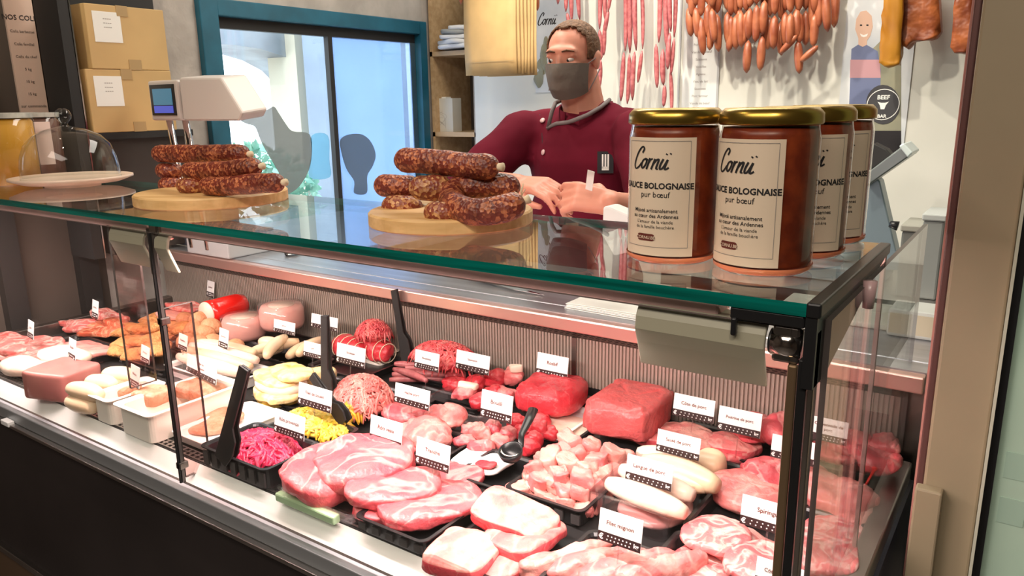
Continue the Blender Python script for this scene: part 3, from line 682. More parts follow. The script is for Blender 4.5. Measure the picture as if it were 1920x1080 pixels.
# ------------------------------------------------------------------ on the worktop
ZW = 1.02
pc = [Z_(*p, ZW) for p in ((1062, 578), (1160, 535), (1340, 560), (1312, 622))]
cen = sum(pc, Vector())/4
for k in range(6):
    m_ = MB(); off = Vector((R.uniform(-.004, .004), R.uniform(-.004, .004), 0)); z = .0018*k; vs = [(p-cen)+off for p in pc]
    n = 8; g = []
    for j in range(n+1):
        for i in range(n+1):
            u, v = i/n, j/n; p = vs[0].lerp(vs[1], v).lerp(vs[3].lerp(vs[2], v), u); cz = z+.004*(1-(abs(2*u-1)**6))*(k/6)
            g.append(Vector((p.x, p.y, cz)))
    N = len(g); g += [p+Vector((0, 0, .0012)) for p in g]; fs = []
    for j in range(n):
        for i in range(n):
            a = j*(n+1)+i; fs += [(a, a+1, a+n+2, a+n+1), (a+N, a+n+1+N, a+n+2+N, a+1+N)]
    ed = [i for i in range(n+1)]+[(j+1)*(n+1)-1 for j in range(1, n+1)]+[n*(n+1)+i for i in range(n-1, -1, -1)]+[j*(n+1) for j in range(n-1, 0, -1)]
    for i in range(len(ed)): a, b = ed[i], ed[(i+1) % len(ed)]; fs.append((a, a+N, b+N, b))
    tag(m_.add(g, fs).build('paper_sheet', paperm, loc=(cen.x, cen.y, ZW+.0002)), 'sheet of white wrapping paper in the stack on the worktop', 'paper', 'white wrapping paper stack')
# knife
a = Z_(868, 508, ZW+.01); b = Z_(930, 528, ZW+.01); c = Z_(1020, 548, ZW+.01); d = (c-a).normalized(); pn = Vector((-d.y, d.x, 0))
kf = thing('butcher_knife', (a.x, a.y, ZW), 'black handled butcher knife lying on the steel worktop', 'knife'); a0 = Vector((a.x, a.y, ZW+.01))
hd = MB().tube([(0, 0, .010), (b-a)*.35+Vector((0, 0, .010)), (b-a)*.75+Vector((0, 0, .010)), (b-a)+Vector((0, 0, .010))], [.011, .014, .013, .010], 10, flat=.7).build('handle', black, kf)
b_ = b-a; c_ = c-a
m_ = MB(); m_.add([b_+pn*.012+Vector((0, 0, -.006)), b_-pn*.012+Vector((0, 0, -.006)), c_+Vector((0, 0, -.008)), (b_+c_)/2-pn*.017+Vector((0, 0, -.006)), b_+pn*.012+Vector((0, 0, -.003)), b_-pn*.012+Vector((0, 0, -.003)), c_+Vector((0, 0, -.007)), (b_+c_)/2-pn*.017+Vector((0, 0, -.0045))],
 [(0, 1, 3, 2), (4, 6, 7, 5), (0, 4, 5, 1), (1, 5, 7, 3), (3, 7, 6, 2), (2, 6, 4, 0)]); m_.v = [(x, y, z+.0105) for x, y, z in m_.v]; m_.build('blade', chrome, kf)
# tongs and a dark tool near the grey box
t0 = Z_(535, 468, ZW+.012); ta = thing('steel_tongs', (t0.x, t0.y, ZW), 'steel tongs lying on the worktop behind the left of the case', 'tongs')
for dy in (0, .018):
    q = [Z_(px, py, ZW)-Vector((t0.x, t0.y, ZW)) for px, py in ((540, 482), (575, 474), (605, 466), (630, 462))]
    MB().tube([p+Vector((0, dy*(1-i*.3), .008+dy*.5)) for i, p in enumerate(q)], [.006, .008, .007, .010], 8, flat=.35).build('arm', chrome, ta)
MB().tube([Z_(536, 480, ZW)-Vector((t0.x, t0.y, ZW-.012)), Z_(556, 477, ZW)-Vector((t0.x, t0.y, ZW-.012))], [.012, .010], 8).build('grip', black, ta)
q0 = Z_(560, 462, ZW); sc = thing('poultry_shears', (q0.x, q0.y, ZW), 'pair of dark handled shears beside the steel tongs', 'shears')
MB().tube([(0, 0, .008), (.05, -.01, .010), (.10, .0, .008)], [.008, .006, .003], 8).build('blade', chrome, sc)
for s in (-1, 1):
    ring = [(-.03+.018*math.cos(t*PI/6), s*.014+.012*math.sin(t*PI/6), .010) for t in range(13)]; MB().tube(ring, .0035, 6).build('handle', black, sc)
# grey box behind left bracket
q = Z_(395, 470, ZW); bx = thing('grey_box', (q.x-.05, q.y+.07, ZW), 'dark grey open tray box on the worktop under the scale', 'box')
bevel(MB().box(-.16, .14, -.06, .10, 0, .05).build('body', P('slate_box', (.05, .055, .075), .4), bx), .004)
bevel(MB().box(-.16, .15, -.07, .11, .05, .062).build('lid', P('pale_pink_lid', (.26, .22, .20), .5), bx), .003)

# scale with two screens
sx = -2.10
def SY(px, py): return Y_(px, py, 1.33)
s0 = SY(310, 260); scl = thing('shop_scale', (s0.x, 1.43, ZW), 'light grey shop scale with customer screen and tilted operator display', 'scale')
L_ = lambda v: Vector(v)-Vector((s0.x, 1.43, ZW))
a, b = L_(SY(273, 152)), L_(SY(333, 226))
bevel(MB().box(a.x, b.x+.01, -.095, -.045, b.z, a.z).build('customer_display', scalep, scl), .006)
MB().box(a.x+.012, b.x-.006, -.098, -.093, b.z+.015, a.z-.012).build('screen_bezel', black, scl)
MB().box(a.x+.028, b.x-.018, -.1, -.097, b.z+.045, a.z-.024).build('screen', screenm, scl)
MB().box(a.x+.028, b.x-.018, -.1, -.097, b.z+.022, b.z+.043).build('screen_bar', screenb, scl)
pts = [L_(SY(px, py)) for px, py in ((335, 146), (413, 145), (455, 212), (448, 227), (344, 227))]
m_ = MB(); n = len(pts); vs = [p+Vector((0, 0, 0)) for p in pts]+[p*1+Vector((-.02, .10, .01)) for p in pts]
m_.add(vs, [tuple(range(n)), tuple(range(2*n-1, n-1, -1))]+[(i, i+n, (i+1) % n+n, (i+1) % n) for i in range(n)]); bevel(m_.build('operator_display', scalep, scl), .006)
for px in (296, 326):
    p = L_(SY(px, 240)); MB().tube([(p.x, -.03, .02), (p.x, -.06, b.z+.01)], .010, 12).build('column', chrome, scl)
bevel(MB().box(-.06, .16, -.035, .2, 0, .05).build('weighing_base', greyp, scl), .005)

# ------------------------------------------------------------------ left corner: boxes, dark shelving, menu board
def xb(px, py, x): return X_(px, py, x)
def wall_shelf_boxes():
    x = -2.36
    r = thing('black_shelf', (-2.48, 1.33, 0), 'black metal shelving in the left corner under the cardboard boxes', 'shelf')
    a = xb(178, 248, x); b = xb(335, 240, x)
    zt = a.z-.003; yw = (a.y, b.y)
    MB().box(-.115, .12, yw[0]-.03-1.33, yw[1]+.05-1.33, zt-.02, zt).build('shelf_board', blackm, r)
    MB().box(-.115, .10, yw[0]+.02-1.33, yw[1]+.03-1.33, 1.03, zt-.02).build('cabinet', P('dark_cabinet', (.035, .026, .022), .5), r)
    yE = xb(126, 0, x).y-1.33; MB().box(-.02, .12, yE-.03, yE, 1.03, 2.25).build('post', blackm, r)
    MB().box(-.02, .122, yE+.001, yE+.005, 1.03, 2.25).build('post_edge', chrome, r)
    MB().box(-.118, -.09, yw[0]-1.33, yw[1]+.09-1.33, zt, 2.3).build('back_panel', blackm, r)
    for (p0, p1, nm, lab) in (((176, 246), (332, 133), 'lower', 'cardboard box with white shipping label, the lower of two'), ((172, 133), (318, 20), 'upper', 'cardboard box with white shipping label, stacked on top')):
        q0 = xb(*p0, x); q1 = xb(p1[0], p0[1]-5, x); q2 = xb(p1[0], p1[1], x)
        z0 = zt if nm == 'lower' else Zl; h = (q2.z-z0)
        if nm == 'lower': Zl = q2.z
        wy = q1.y-q0.y; bx = thing('cardboard_box', (x-.09, (q0.y+q1.y)/2, z0), lab, 'box', rz=(.0 if nm == 'lower' else .02))
        bevel(MB().box(-.09, .09, -wy/2, wy/2, .0005, h-.0005).build('carton', carton, bx), .002)
        MB().box(.088, .0915, -.03, .005, h-.03, h+.001).build('tape', tapem, bx); MB().box(.088, .0915, -.01, .03, 0, .03).build('tape', tapem, bx)
        yl = -wy/2+.075
        MB().box(.0895, .0912, yl-.055, yl+.03, h*.42, h-.02).build('shipping_label', paperm, bx)
        m_ = MB()
        for i, s in enumerate((.030, .024, .030)): put_text(m_, 'XPRESS'[:4] if False else '----', .02, lambda u, v: (.0915, u, v), yl-.012, h-.045-i*.012)
        m_.build('label_print', inkg, bx)
    return r
wall_shelf_boxes()
# small items on the dark shelf edge
p = xb(152, 160, -2.33)
# menu board, flat printed panel between two dark uprights
mb0 = xb(5, 0, -2.59); mb1 = xb(90, 212, -2.59)
menu = thing('menu_board', (-2.560, (xb(32, 0, -2.56).y+xb(63, 208, -2.56).y)/2, mb1.z), 'tall pinkish beige menu board with rows of dark lettering at far left', 'sign')
ww = (xb(58, 0, -2.56).y-xb(4, 0, -2.56).y)/2
MB().box(-.004, .004, -ww, ww, 0, .62).build('panel', P('menu_beige', (.66, .48, .39), .6), menu)
m_ = MB(); fnm = lambda u, v: (.0048, u, v)
for i, (s, k) in enumerate((('NOS COLIS', .020), ('Colis barbecue', .011), ('Colis familial', .011), ('Colis du chef', .011), ('5 kg', .011), ('10 kg', .011), ('15 kg', .011), ('sur commande', .012))):
    put_text(m_, s, k, fnm, 0, .27-i*.036, bold=.01 if i == 0 else 0)
m_.build('lettering', ink, menu)
for yy in (xb(0, 100, -2.58).y-.075, xb(102, 100, -2.58).y):
    u = MB().box(-.02, .02, -.03, .03, 0, 2.69).build('upright', blackm, loc=(-2.5785, yy, 0)); tag(u, 'black upright panel beside the menu board, %s' % ('cut by the left picture edge' if yy < 1.2 else 'between menu board and cardboard boxes'), 'panel')

# ------------------------------------------------------------------ niche shelving in the corner
ns = thing('niche_shelving', (-2.44, 3.16, 0), 'pale wooden shelving in the niche right of the blue window', 'shelf')
for i, (pyt) in enumerate((95, 248)):
    z = Y_(840, pyt, 3.0).z; MB().box(-.14, .14, -.15, .16, z-.022, z).build('shelf_board', shelfw, ns)
z = Y_(840, 248, 3.0).z
MB().box(-.14, .14, -.15, .16, .5, .52).build('shelf_board', shelfw, ns); MB().box(.125, .14, -.15, .16, 0, 2.1).build('side_panel', P('side_grey_wood', (.34, .29, .24), .7, var=.2), ns)
MB().box(-.14, -.125, -.15, .16, 0, 2.1).build('side_panel', shelfw, ns); MB().box(-.125, .125, .15, .165, 0, 2.1).build('back_panel', P('dark_back', (.10, .085, .07), .7), ns)
zl = z; a = Y_(805, 158, 3.06); b = Y_(852, 240, 3.06)
bg = thing('white_paper_bag', ((a.x+b.x)/2, 3.08, zl), 'white printed paper bag box standing on the lower niche shelf', 'bag')
MB().box(-(b.x-a.x)/2, (b.x-a.x)/2, -.03, .04, 0, .165).build('body', P('bag_white', (.60, .58, .50), .7), bg)
m_ = MB(); fb = lambda u, v: (u, -.0308, v)
for i in range(6): ribbon(m_, [(R.uniform(-.03, .03), R.uniform(.02, .05)), (R.uniform(-.04, .04), R.uniform(.05, .08)), (R.uniform(-.03, .03), R.uniform(.07, .1))], .0006, fb)
m_.build('printed_sprig', inkg, bg); MB().box(-.02, .02, -.01, .03, .165, .172).build('flap', paperm, bg)
zu = Y_(840, 95, 3.0).z+.004; bb = thing('folded_bags', (-2.42, 3.10, zu), 'heap of white folded bags on the upper niche shelf', 'bags')
for i in range(5):
    mt = P('bright_white_bag', (.80, .82, .84), .5) if i != 3 else P('grey_bag', (.35, .37, .37), .6)
    MB().lump(.11-.01*i, .09, .012, .4, .5, .006, 12, seed=i, M=Matrix.Translation((R.uniform(-.02, .02), -.03, .022*i)) @ Matrix.Rotation(R.uniform(-.3, .3), 4, 'Z')).build('bag', mt, bb)

# ------------------------------------------------------------------ rear wall: hanging rail and goods
RZ = 2.05; RY = 2.86
rail = thing('hanging_rail', (-1.2, RY, RZ), 'steel rail along the rear wall, above the picture edge, carrying the sausages', 'rail')
MB().tube([(-1.05, 0, 0), (1.15, 0, 0)], .012, 12).build('tube', steel, rail)
for x in (-1.0, 0, 1.1): MB().box(x-.01, x+.01, 0, RW-RY, -.01, .01).build('bracket', steel, rail)
def hp(px, py, y=RY): return Y_(px, py, y)
def link_mesh(L, r, seed=0, curve=.0):
    pts = []; rs = []
    for i in range(11):
        u = i/10; f = math.sin(PI*min(1, max(0, u*.94+.03)))**.38; pts.append((curve*math.sin(PI*u)*L, .0, -u*L)); rs.append(max(.0015, r*f if .02 < u < .98 else .0018))
    return MB().tube(pts, rs, 10)
def hang_string(name, px, mt, linkmt, links, lab, cat, grp, y=RY, hook=True):
    """links: list of (px, py_top, py_bot, lean) hanging from one loop"""
    top = hp(px, 0, y); root = thing(name, (top.x, y, RZ-.012), lab, cat, grp)
    for k, (qx, y0, y1, r, dx, dy) in enumerate(links):
        a = hp(qx, y0, y+dy); b = hp(qx+dx, y1, y+dy); L = (b-a).length; v = (b-a).normalized()
        me_ = link_mesh(L, r, k, .04*((k % 3)-1)); M = Matrix.Translation(a-root.location) @ v.to_track_quat('-Z', 'Y').to_matrix().to_4x4()
        me_.v = [tuple(M @ Vector(q)) for q in me_.v]; me_.build('sausage_link', linkmt, root)
    zt = max(hp(l_[0], l_[1], y).z for l_ in links)-root.location.z
    MB().tube([(0, 0, 0), (.004, 0, zt*.5), (0, 0, zt-.005)], .0025, 6).build('cord', string, root)
    return root
def bunch(px, cols, y, r, rows, length):
    L = []
    for i in range(cols):
        yy = rows[0]+R.uniform(-10, 6); x = px+(i-(cols-1)/2)*12+R.uniform(-3, 3); dy = R.uniform(-.03, .03)
        while yy < rows[1]-length*.5:
            d = R.uniform(-5, 5); ln = length*R.uniform(.9, 1.1); L.append((x, yy, yy+ln, r, d, dy)); yy += ln+2; x += d
    return L
gg = 'strings of thin pink sausages on the rear wall'
hang_string('sausage_string', 1070, None, chip, [(1058, -60, 22, .010, 3, 0), (1070, -60, 40, .010, 2, .01), (1084, -70, 38, .010, 3, -.01), (1063, 24, 60, .009, 6, .01), (1048, -50, 8, .009, -2, 0)], 'string of thin pink sausages hanging directly above the man\'s head', 'sausages', gg)
hang_string('sausage_string', 1128, None, chip, [(1122, -80, 55, .010, 2, 0), (1132, -80, 40, .010, 3, .012), (1148, -60, 22, .009, -8, 0), (1124, 56, 112, .010, 3, 0), (1134, 42, 104, .009, -2, .01), (1126, 112, 168, .009, -3, 0), (1141, 20, 62, .009, -7, .01)], 'string of thin pink sausages just right of the man\'s head', 'sausages', gg)
hang_string('sausage_string', 1185, None, chip, [(1170, -70, 96, .010, 2, 0), (1182, -70, 100, .011, -1, .012), (1192, -60, 95, .010, 1, -.01), (1200, -60, 92, .008, 5, 0), (1170, 98, 190, .010, -6, 0), (1180, 102, 195, .010, -4, .01), (1190, 97, 188, .010, -4, -.01), (1204, 95, 155, .008, -8, 0)], 'middle string of thin pink sausages with four strands, right of the man', 'sausages', gg)
hang_string('sausage_string', 1247, None, chip, [(1236, -70, 80, .010, -1, 0), (1248, -70, 92, .012, 2, .012), (1256, -60, 60, .009, 2, -.01), (1266, -60, 70, .008, -2, 0), (1230, 82, 165, .010, 2, 0), (1243, 92, 160, .011, 1, .012), (1256, 62, 130, .010, -4, -.01), (1264, 72, 140, .008, -6, 0), (1246, 160, 200, .009, -2, 0), (1257, 132, 212, .008, 2, .01)], 'rightmost string of thin pink sausages beside the white printed sheet', 'sausages', gg)
gs = 'bunches of smoked orange sausage links'
for (px, n, rows, ln, lab) in ((1312, 5, (-110, 50), 62, 'bunch of smoked orange links above the printed sheet'), (1352, 6, (-110, 112), 66, 'long bunch of smoked orange links, second from the printed sheet'), (1402, 6, (-115, 108), 64, 'wide bunch of smoked orange links in the middle of the row'),
        (1452, 5, (-110, 100), 66, 'bunch of smoked orange links whose lowest link swings right'), (1500, 5, (-110, 112), 64, 'bunch of smoked orange links with a curled lowest link'), (1544, 4, (-105, 64), 78, 'rightmost short bunch of thicker smoked links')):
    Lk = bunch(px, n, RY, .0155, rows, ln)
    if px == 1452: Lk.append((1462, 100, 66, .012, 32, -.03))
    if px == 1500: Lk.append((1500, 116, 86, .012, 34, -.03))
    hang_string('smoked_sausage_bunch', px, None, orange, Lk, lab, 'sausages', gs)
hang_string('smoked_sausage_bunch', 1000, None, orange, [(985, -60, -2, .014, 2, 0), (996, -60, 14, .014, 2, .01), (1006, -50, 20, .013, 2, 0)], 'short smoked sausage links peeping out above the paper bags, right', 'sausages', gs, 2.8)
hang_string('smoked_sausage_bunch', 868, None, orange, [(862, -60, 8, .013, 2, 0), (872, -60, 14, .013, 2, .01)], 'short smoked sausage links peeping out above the paper bags, left', 'sausages', gs, 2.75)
# smoked bacon slabs
def slab(name, pts, y, d, mts, lab, skinpts=None):
    q = [hp(px, py, y) for px, py in pts]; c = hp(pts[0][0], 0, y); c.z = RZ-.012
    o = thing(name, (c.x, y, c.z), lab, 'smoked meat')
    n = len(q); vs = [(p.x-c.x, 0, p.z-c.z) for p in q]
    m_ = MB().add([(x, -.001, z) for x, _, z in vs]+[(x, d, z) for x, _, z in vs], [tuple(range(n)), tuple(range(2*n-1, n-1, -1))]+[(i, i+n, (i+1) % n+n, (i+1) % n) for i in range(n)])
    b = m_.build('meat', mts, o); bm = bmesh.new(); bm.from_mesh(b.data); bmesh.ops.triangulate(bm, faces=bm.faces); bmesh.ops.subdivide_edges(bm, edges=bm.edges, cuts=3, use_grid_fill=True)
    for v in bm.verts: v.co += noise.noise_vector(v.co*35)*.008
    bm.to_mesh(b.data); bm.free(); b.data.polygons.foreach_set('use_smooth', [True]*len(b.data.polygons))
    MB().tube([(0, 0, 0), (.0, 0, (q[0].z-c.z))], .003, 6).build('cord', string, o)
    return o, q, c
o, q, c = slab('smoked_bacon_slab', [(1672, -60), (1758, -60), (1762, 60), (1752, 72), (1712, 78), (1700, 90), (1690, 84), (1678, 20)], RY, .06, ribm, 'brown ribbed smoked bacon slab hanging beside the poster')
o, q, c = slab('smoked_pork_loin', [(1664, -60), (1694, -60), (1688, 100), (1684, 122), (1664, 126), (1647, 118), (1652, 60), (1658, 0)], RY-.04, .05, rind, 'yellow smoked pork piece with curled rind, left of the ribbed slab')
o, q, c = slab('smoked_bacon_slab', [(1792, -60), (1826, -60), (1822, 80), (1812, 98), (1790, 100), (1783, 88), (1788, 20)], RY, .05, ribm, 'narrow brown smoked slab at far right beside the column')

# hanging kraft paper bags
kb_ = hp(935, 0, 2.62)
bgs = thing('paper_bag_rack', (kb_.x, 2.66, 2.1), 'steel rack above the picture edge carrying the kraft bags', 'rack'); MB().tube([(-.18, 0, 0), (.18, 0, 0)], .006).build('rod', steel, bgs)
MB().box(-.005, .005, 0, RW-2.66, -.005, .005).build('arm', steel, bgs)
for k in range(7):
    y = 2.60+.011*k; a = hp(872+k*2, 142, 2.60); b = hp(970+k*1.5, 146, 2.60)
    w_ = (b.x-a.x)/2; rot = -.03; h = 2.094-(a.z+.0)
    m_ = MB(); n = 6; g = []
    for s in (0, 1):
        for i in range(n+1):
            for j in range(9):
                u = -1+2*i/n; v = j/8; g.append((u*w_*(1-.0*v), (.004 if s else -.004)*(1.2-abs(u)**4)+.004*math.sin(v*7+k)*v, -v*h+.006*math.sin(k*3)*(v > .9)))
    N = (n+1)*9; fs = []
    for i in range(n):
        for j in range(8):
            a_ = i*9+j; fs += [(a_, a_+1, a_+10, a_+9), (a_+N, a_+9+N, a_+10+N, a_+1+N)]
    for j in range(8): fs += [(j, j+N, j+1+N, j+1), (n*9+j, n*9+j+1, n*9+j+1+N, n*9+j+N)]
    for i in range(n): fs += [(i*9, (i+1)*9, (i+1)*9+N, i*9+N), (i*9+8, i*9+8+N, (i+1)*9+8+N, (i+1)*9+8)]
    o = m_.add(g, fs, 0, True).build('kraft_bag', kraft, loc=((a.x+b.x)/2+.005*k, y, 2.094), rz=rot)
    tag(o, 'brown kraft paper bag, foremost of the hanging stack' if k == 0 else 'brown kraft paper bag behind the foremost one in the hanging stack', 'bag', 'kraft bags hanging behind the man')
    if k == 0: MB().box(-w_*.93, w_*.93, -.0012, .0, -h+.05, -h+.052).build('bottom_fold', tapem, o).location = (0, -.007, 0)

# printed sheets and poster on the rear wall
def sheet(name, p0, p1, mt, lab, zt=2.1):
    a = Y_(*p0, RW); b = Y_(*p1, RW); zb = b.z
    o = thing(name, ((a.x+b.x)/2, RW-.004, zb), lab, 'poster'); MB().box(-(b.x-a.x)/2, (b.x-a.x)/2, 0, .003, 0, zt-zb).build('sheet', mt, o)
    return o, (b.x-a.x)/2
s1, w1 = sheet('printed_sheet', (1286, 0), (1346, 205), P('sheet_white', (.74, .76, .74), .5), 'tall white price sheet with lines of small text on the rear wall')
m_ = MB(); ff = lambda u, v: (u, -.0006, v)
for i in range(13): put_text(m_, ['Viande de bœuf', 'Porc fermier', 'Saucisses', 'Veau de lait', 'Agneau', 'Volailles', 'Salaisons'][i % 7], .013, ff, 0, .02+i*.028)
m_.build('lettering', inkg, s1)
s2, w2 = sheet('picture_poster', (1004, 10), (1082, 172), posterb, 'grey landscape poster with black script behind the man\'s head', 2.0)
m_ = MB(); cornu(m_, ff, -w2+.012, Y_(1010, 48, RW).z-s2.location.z, .026, 0, .10); m_.build('lettering', ink, s2)
m_ = MB()
for i in range(5): m_.lump(.022, .0006, .05, 1, 1, .006, 30, seed=i, M=Matrix.Translation((-w2+.02+i*.01, -.0003, .02+i*.03)), flatbase=False)
m_.build('printed_tree', pgreen, s2)
s3, w3 = sheet('portrait_poster', (1590, 0), (1692, 300), posterb, 'tall poster of a smiling man in a blue and pink striped jumper', 2.1)
X3 = s3.location
def pf(px, py): p = Y_(px, py, RW); return (p.x-X3.x, p.z-X3.z)
def flat(pts, mt, name, d=.0006):
    q = [pf(*p) for p in pts]; n = len(q); vs = [(x, -d, z) for x, z in q]+[(x, -.0001, z) for x, z in q]
    MB().add(vs, [tuple(range(n)), tuple(range(2*n-1, n-1, -1))]+[(i, i+n, (i+1) % n+n, (i+1) % n) for i in range(n)]).build(name, mt, s3)
flat([(1636, 92), (1690, 40), (1690, 276), (1638, 276)], pgreen, 'printed_foliage')
flat([(1597, 92), (1609, 84), (1625, 84), (1646, 96), (1652, 130), (1650, 210), (1592, 210)], pblue, 'printed_jumper', .0009)
flat([(1595, 112), (1650, 112), (1652, 146), (1594, 146)], ppink, 'printed_stripe', .0012)
flat([(1610, 84), (1610, 72), (1604, 55), (1606, 36), (1614, 22), (1625, 20), (1635, 30), (1637, 50), (1632, 68), (1626, 76), (1626, 84), (1618, 88)], pskin, 'printed_face', .0012)
for ex in (1615, 1627): flat([(ex-2, 46), (ex+2, 46), (ex+2, 49), (ex-2, 49)], ink, 'printed_eye', .0015)
flat([(1613, 63), (1620, 66), (1628, 63), (1626, 68), (1620, 70), (1615, 68)], paperm, 'printed_smile', .0015)
flat([(1592, 245), (1690, 245), (1690, 296), (1592, 296)], black, 'printed_base', .0009)
circ = [(1656+32*math.cos(t*PI/12), 196+37*math.sin(t*PI/12)) for t in range(24)]; flat(circ, P('badge_dark', (.045, .045, .05), .5), 'round_badge', .0018)
m_ = MB(); fq = lambda u, v: (u, -.0022, v)
c_ = pf(1656, 196); r_ = abs(pf(1688, 196)[0]-c_[0])
for t in range(32):
    a0, a1 = t*PI/16, (t+1)*PI/16; m_.add([fq(c_[0]+r_*k*math.cos(a), c_[1]+r_*k*math.sin(a)) for k, a in ((.98, a0), (.98, a1), (.93, a1), (.93, a0))], [(0, 1, 2, 3)])
put_text(m_, 'BEEF', .020, fq, c_[0], c_[1]+.018, bold=.03); put_text(m_, 'BAR', .016, fq, c_[0], c_[1]-.045, bold=.03)
m_.add([fq(c_[0]+x, c_[1]+z) for x, z in ((-.018, .010), (-.006, .006), (.006, .006), (.018, .010), (.010, -.002), (.006, -.016), (-.006, -.016), (-.010, -.002))], [tuple(range(8))])
m_.build('badge_print', paperm, s3)

# ------------------------------------------------------------------ slicer and bins at the right rear
def Q(px, py, y): return Y_(px, py, y)
b0 = Q(1650, 470, 2.35)
rb = thing('rear_bench', (-.30, 2.68, 0), 'grey steel bench along the rear wall under the slicer', 'bench')
MB().box(-.75, .6, -.28, .30, .86, .90).build('top', steel, rb)
for x in (-.7, .55):
    for y in (-.24, .26): MB().box(x-.02, x+.02, y-.02, y+.02, 0, .86).build('leg', steeld, rb)
MB().box(-.7, .55, -.2, .28, .3, .33).build('shelf_board', steeld, rb)
sl = thing('meat_slicer', (-.46, 2.66, .90), 'blue-grey meat slicer with tilted tray behind the sauce jars', 'slicer')
SLo = Vector((-.46, 2.66, .90))
def spr(pts, y, d, mt, name, bev=.004):
    q = [Q(px, py, y)-SLo for px, py in pts]; n = len(q)
    m_ = MB().add([(p.x, p.y, p.z) for p in q]+[(p.x, p.y+d, p.z) for p in q], [tuple(range(n)), tuple(range(2*n-1, n-1, -1))]+[(i, i+n, (i+1) % n+n, (i+1) % n) for i in range(n)])
    return bevel(m_.build(name, mt, sl), bev)
spr([(1618, 335), (1640, 330), (1650, 340), (1680, 470), (1700, 508), (1615, 505)], 2.60, .07, slicem, 'carriage_arm')
spr([(1618, 330), (1690, 275), (1710, 290), (1650, 332), (1622, 352)], 2.55, .12, P('slicer_tray', (.17, .20, .20), .3, .5), 'tilted_tray')
spr([(1685, 274), (1694, 268), (1712, 286), (1702, 296)], 2.53, .14, P('tray_corner', (.62, .72, .72), .3), 'tray_corner')
spr([(1628, 285), (1638, 268), (1662, 280), (1672, 292), (1635, 318), (1625, 320)], 2.66, .06, blackm, 'food_holder')
MB().tube([Q(1668, 420, 2.58)-SLo, Q(1684, 424, 2.58)-SLo], [.010, .015], 12).build('knob', black, sl)
MB().tube([Q(1592, 420, 2.66)-SLo, Q(1592, 420, 2.69)-SLo], .12, 32).build('blade_guard', chrome, sl)
a = Q(1615, 505, 2.58)-SLo
bevel(MB().box(-.22, .08, -.10, .12, 0, .05).build('base', slicem, sl), .008)
for i, (x0, x1, y0, y1, py, lab) in enumerate(((1695, 1730, 0, 0, 430, 'dark grey bin standing left on the rear bench'), (1735, 1775, 0, 0, 410, 'grey bin with pale lid standing right on the rear bench'))):
    a = Q(x0, py, 2.5); b = Q(x1, py, 2.5); w_ = (b.x-a.x)/2; h = a.z-.90
    bn = thing('storage_bin', ((a.x+b.x)/2, 2.52, .90), lab, 'bin')
    bevel(MB().box(-w_, w_, -.06, .1, 0, h).build('body', P('bin_grey', (.13, .14, .13), .5) if i == 0 else P('bin_grey_2', (.24, .26, .25), .5), bn), .006)
    bevel(MB().box(-w_-.004, w_+.004, -.065, .105, h, h+.02).build('lid', bagm if i else P('bin_lid_dark', (.30, .30, .26), .5), bn), .004)
# pale card standing at the far right of the worktop
a = Z_(1690, 655, ZW); pk = thing('paper_pack', (a.x+.01, a.y+.12, ZW), 'white printed pack lying on the right end of the worktop', 'pack')
bevel(MB().box(-.05, .05, -.04, .05, 0, .055).build('wrapper', P('pale_wrap', (.62, .66, .62), .5), pk), .006); MB().box(-.046, .03, -.0412, -.0395, .008, .048).build('print', P('beige_print', (.60, .55, .40), .6), pk)
a = Z_(1600, 600, ZW)
tag(bevel(MB().box(-.16, .10, -.09, .09, 0, .012).build('cutting_board', P('grey_board', (.50, .52, .46), .5), loc=(a.x, a.y+.04, ZW)), .004), 'grey-green plastic cutting board at the right of the worktop', 'board')

# ------------------------------------------------------------------ trays of meat in the case
def tray(quad, h, label, mt=None, name='meat_tray', rimz=.84, grp=None, t=.003, rim=.006, z0=DK+.0005):
    (ax, ay), (bx_, by), (cx, cy) = quad[:3]
    a, b, c = Z_(ax, ay, rimz), Z_(bx_, by, rimz), Z_(cx, cy, rimz)
    x0, x1, y0, y1 = a.x, b.x, min(a.y, b.y), c.y
    return tray_xy(x0, x1, max(y0, .765), y1, h, label, mt, name, t, rim, z0)
def tray_xy(x0, x1, y0, y1, h, label, mt=None, name='meat_tray', t=.003, rim=.006, z0=DK+.0005, cat='tray'):
    cx, cy = (x0+x1)/2, (y0+y1)/2; w, d = (x1-x0)/2, (y1-y0)/2
    o = thing(name, (cx, cy, z0), label, cat)
    def ring(w, d, z, r=.014, k=4):
        r = min(r, w*.5, d*.5); return [(sx*(w-r)+r*math.cos(a0+i*PI/2/k), sy*(d-r)+r*math.sin(a0+i*PI/2/k), z) for sx, sy, a0 in ((1, 1, 0), (-1, 1, PI/2), (-1, -1, PI), (1, -1, 3*PI/2)) for i in range(k+1)]
    rs = [ring(w-.010, d-.010, 0), ring(w-rim, d-rim, h-.002), ring(w, d, h-.002), ring(w, d, h), ring(w-rim, d-rim, h), ring(w-rim-t, d-rim-t, h-.004), ring(w-.010-t, d-.010-t, t)]
    n = len(rs[0]); m_ = MB(); fs = [(j*n+i, j*n+(i+1) % n, (j+1)*n+(i+1) % n, (j+1)*n+i) for j in range(6) for i in range(n)]+[tuple(range(n))[::-1], tuple(6*n+i for i in range(n))]
    m_.add([p for r_ in rs for p in r_], fs).build('tray_body', mt or black, o)
    m_ = MB()
    k = max(4, int(w*2/.028))
    for i in range(k):
        x = -w+.016+i*(2*w-.032)/(k-1); m_.box(x-.008, x+.008, -d+.0035, -d+.0075, .008, h-.010)
    if (mt or black) is black: stuff(m_.build('moulded_relief', P('tray_relief', (.05, .045, .045), .3) if 'tray_relief' not in MATS else MATS['tray_relief'], o))
    return o
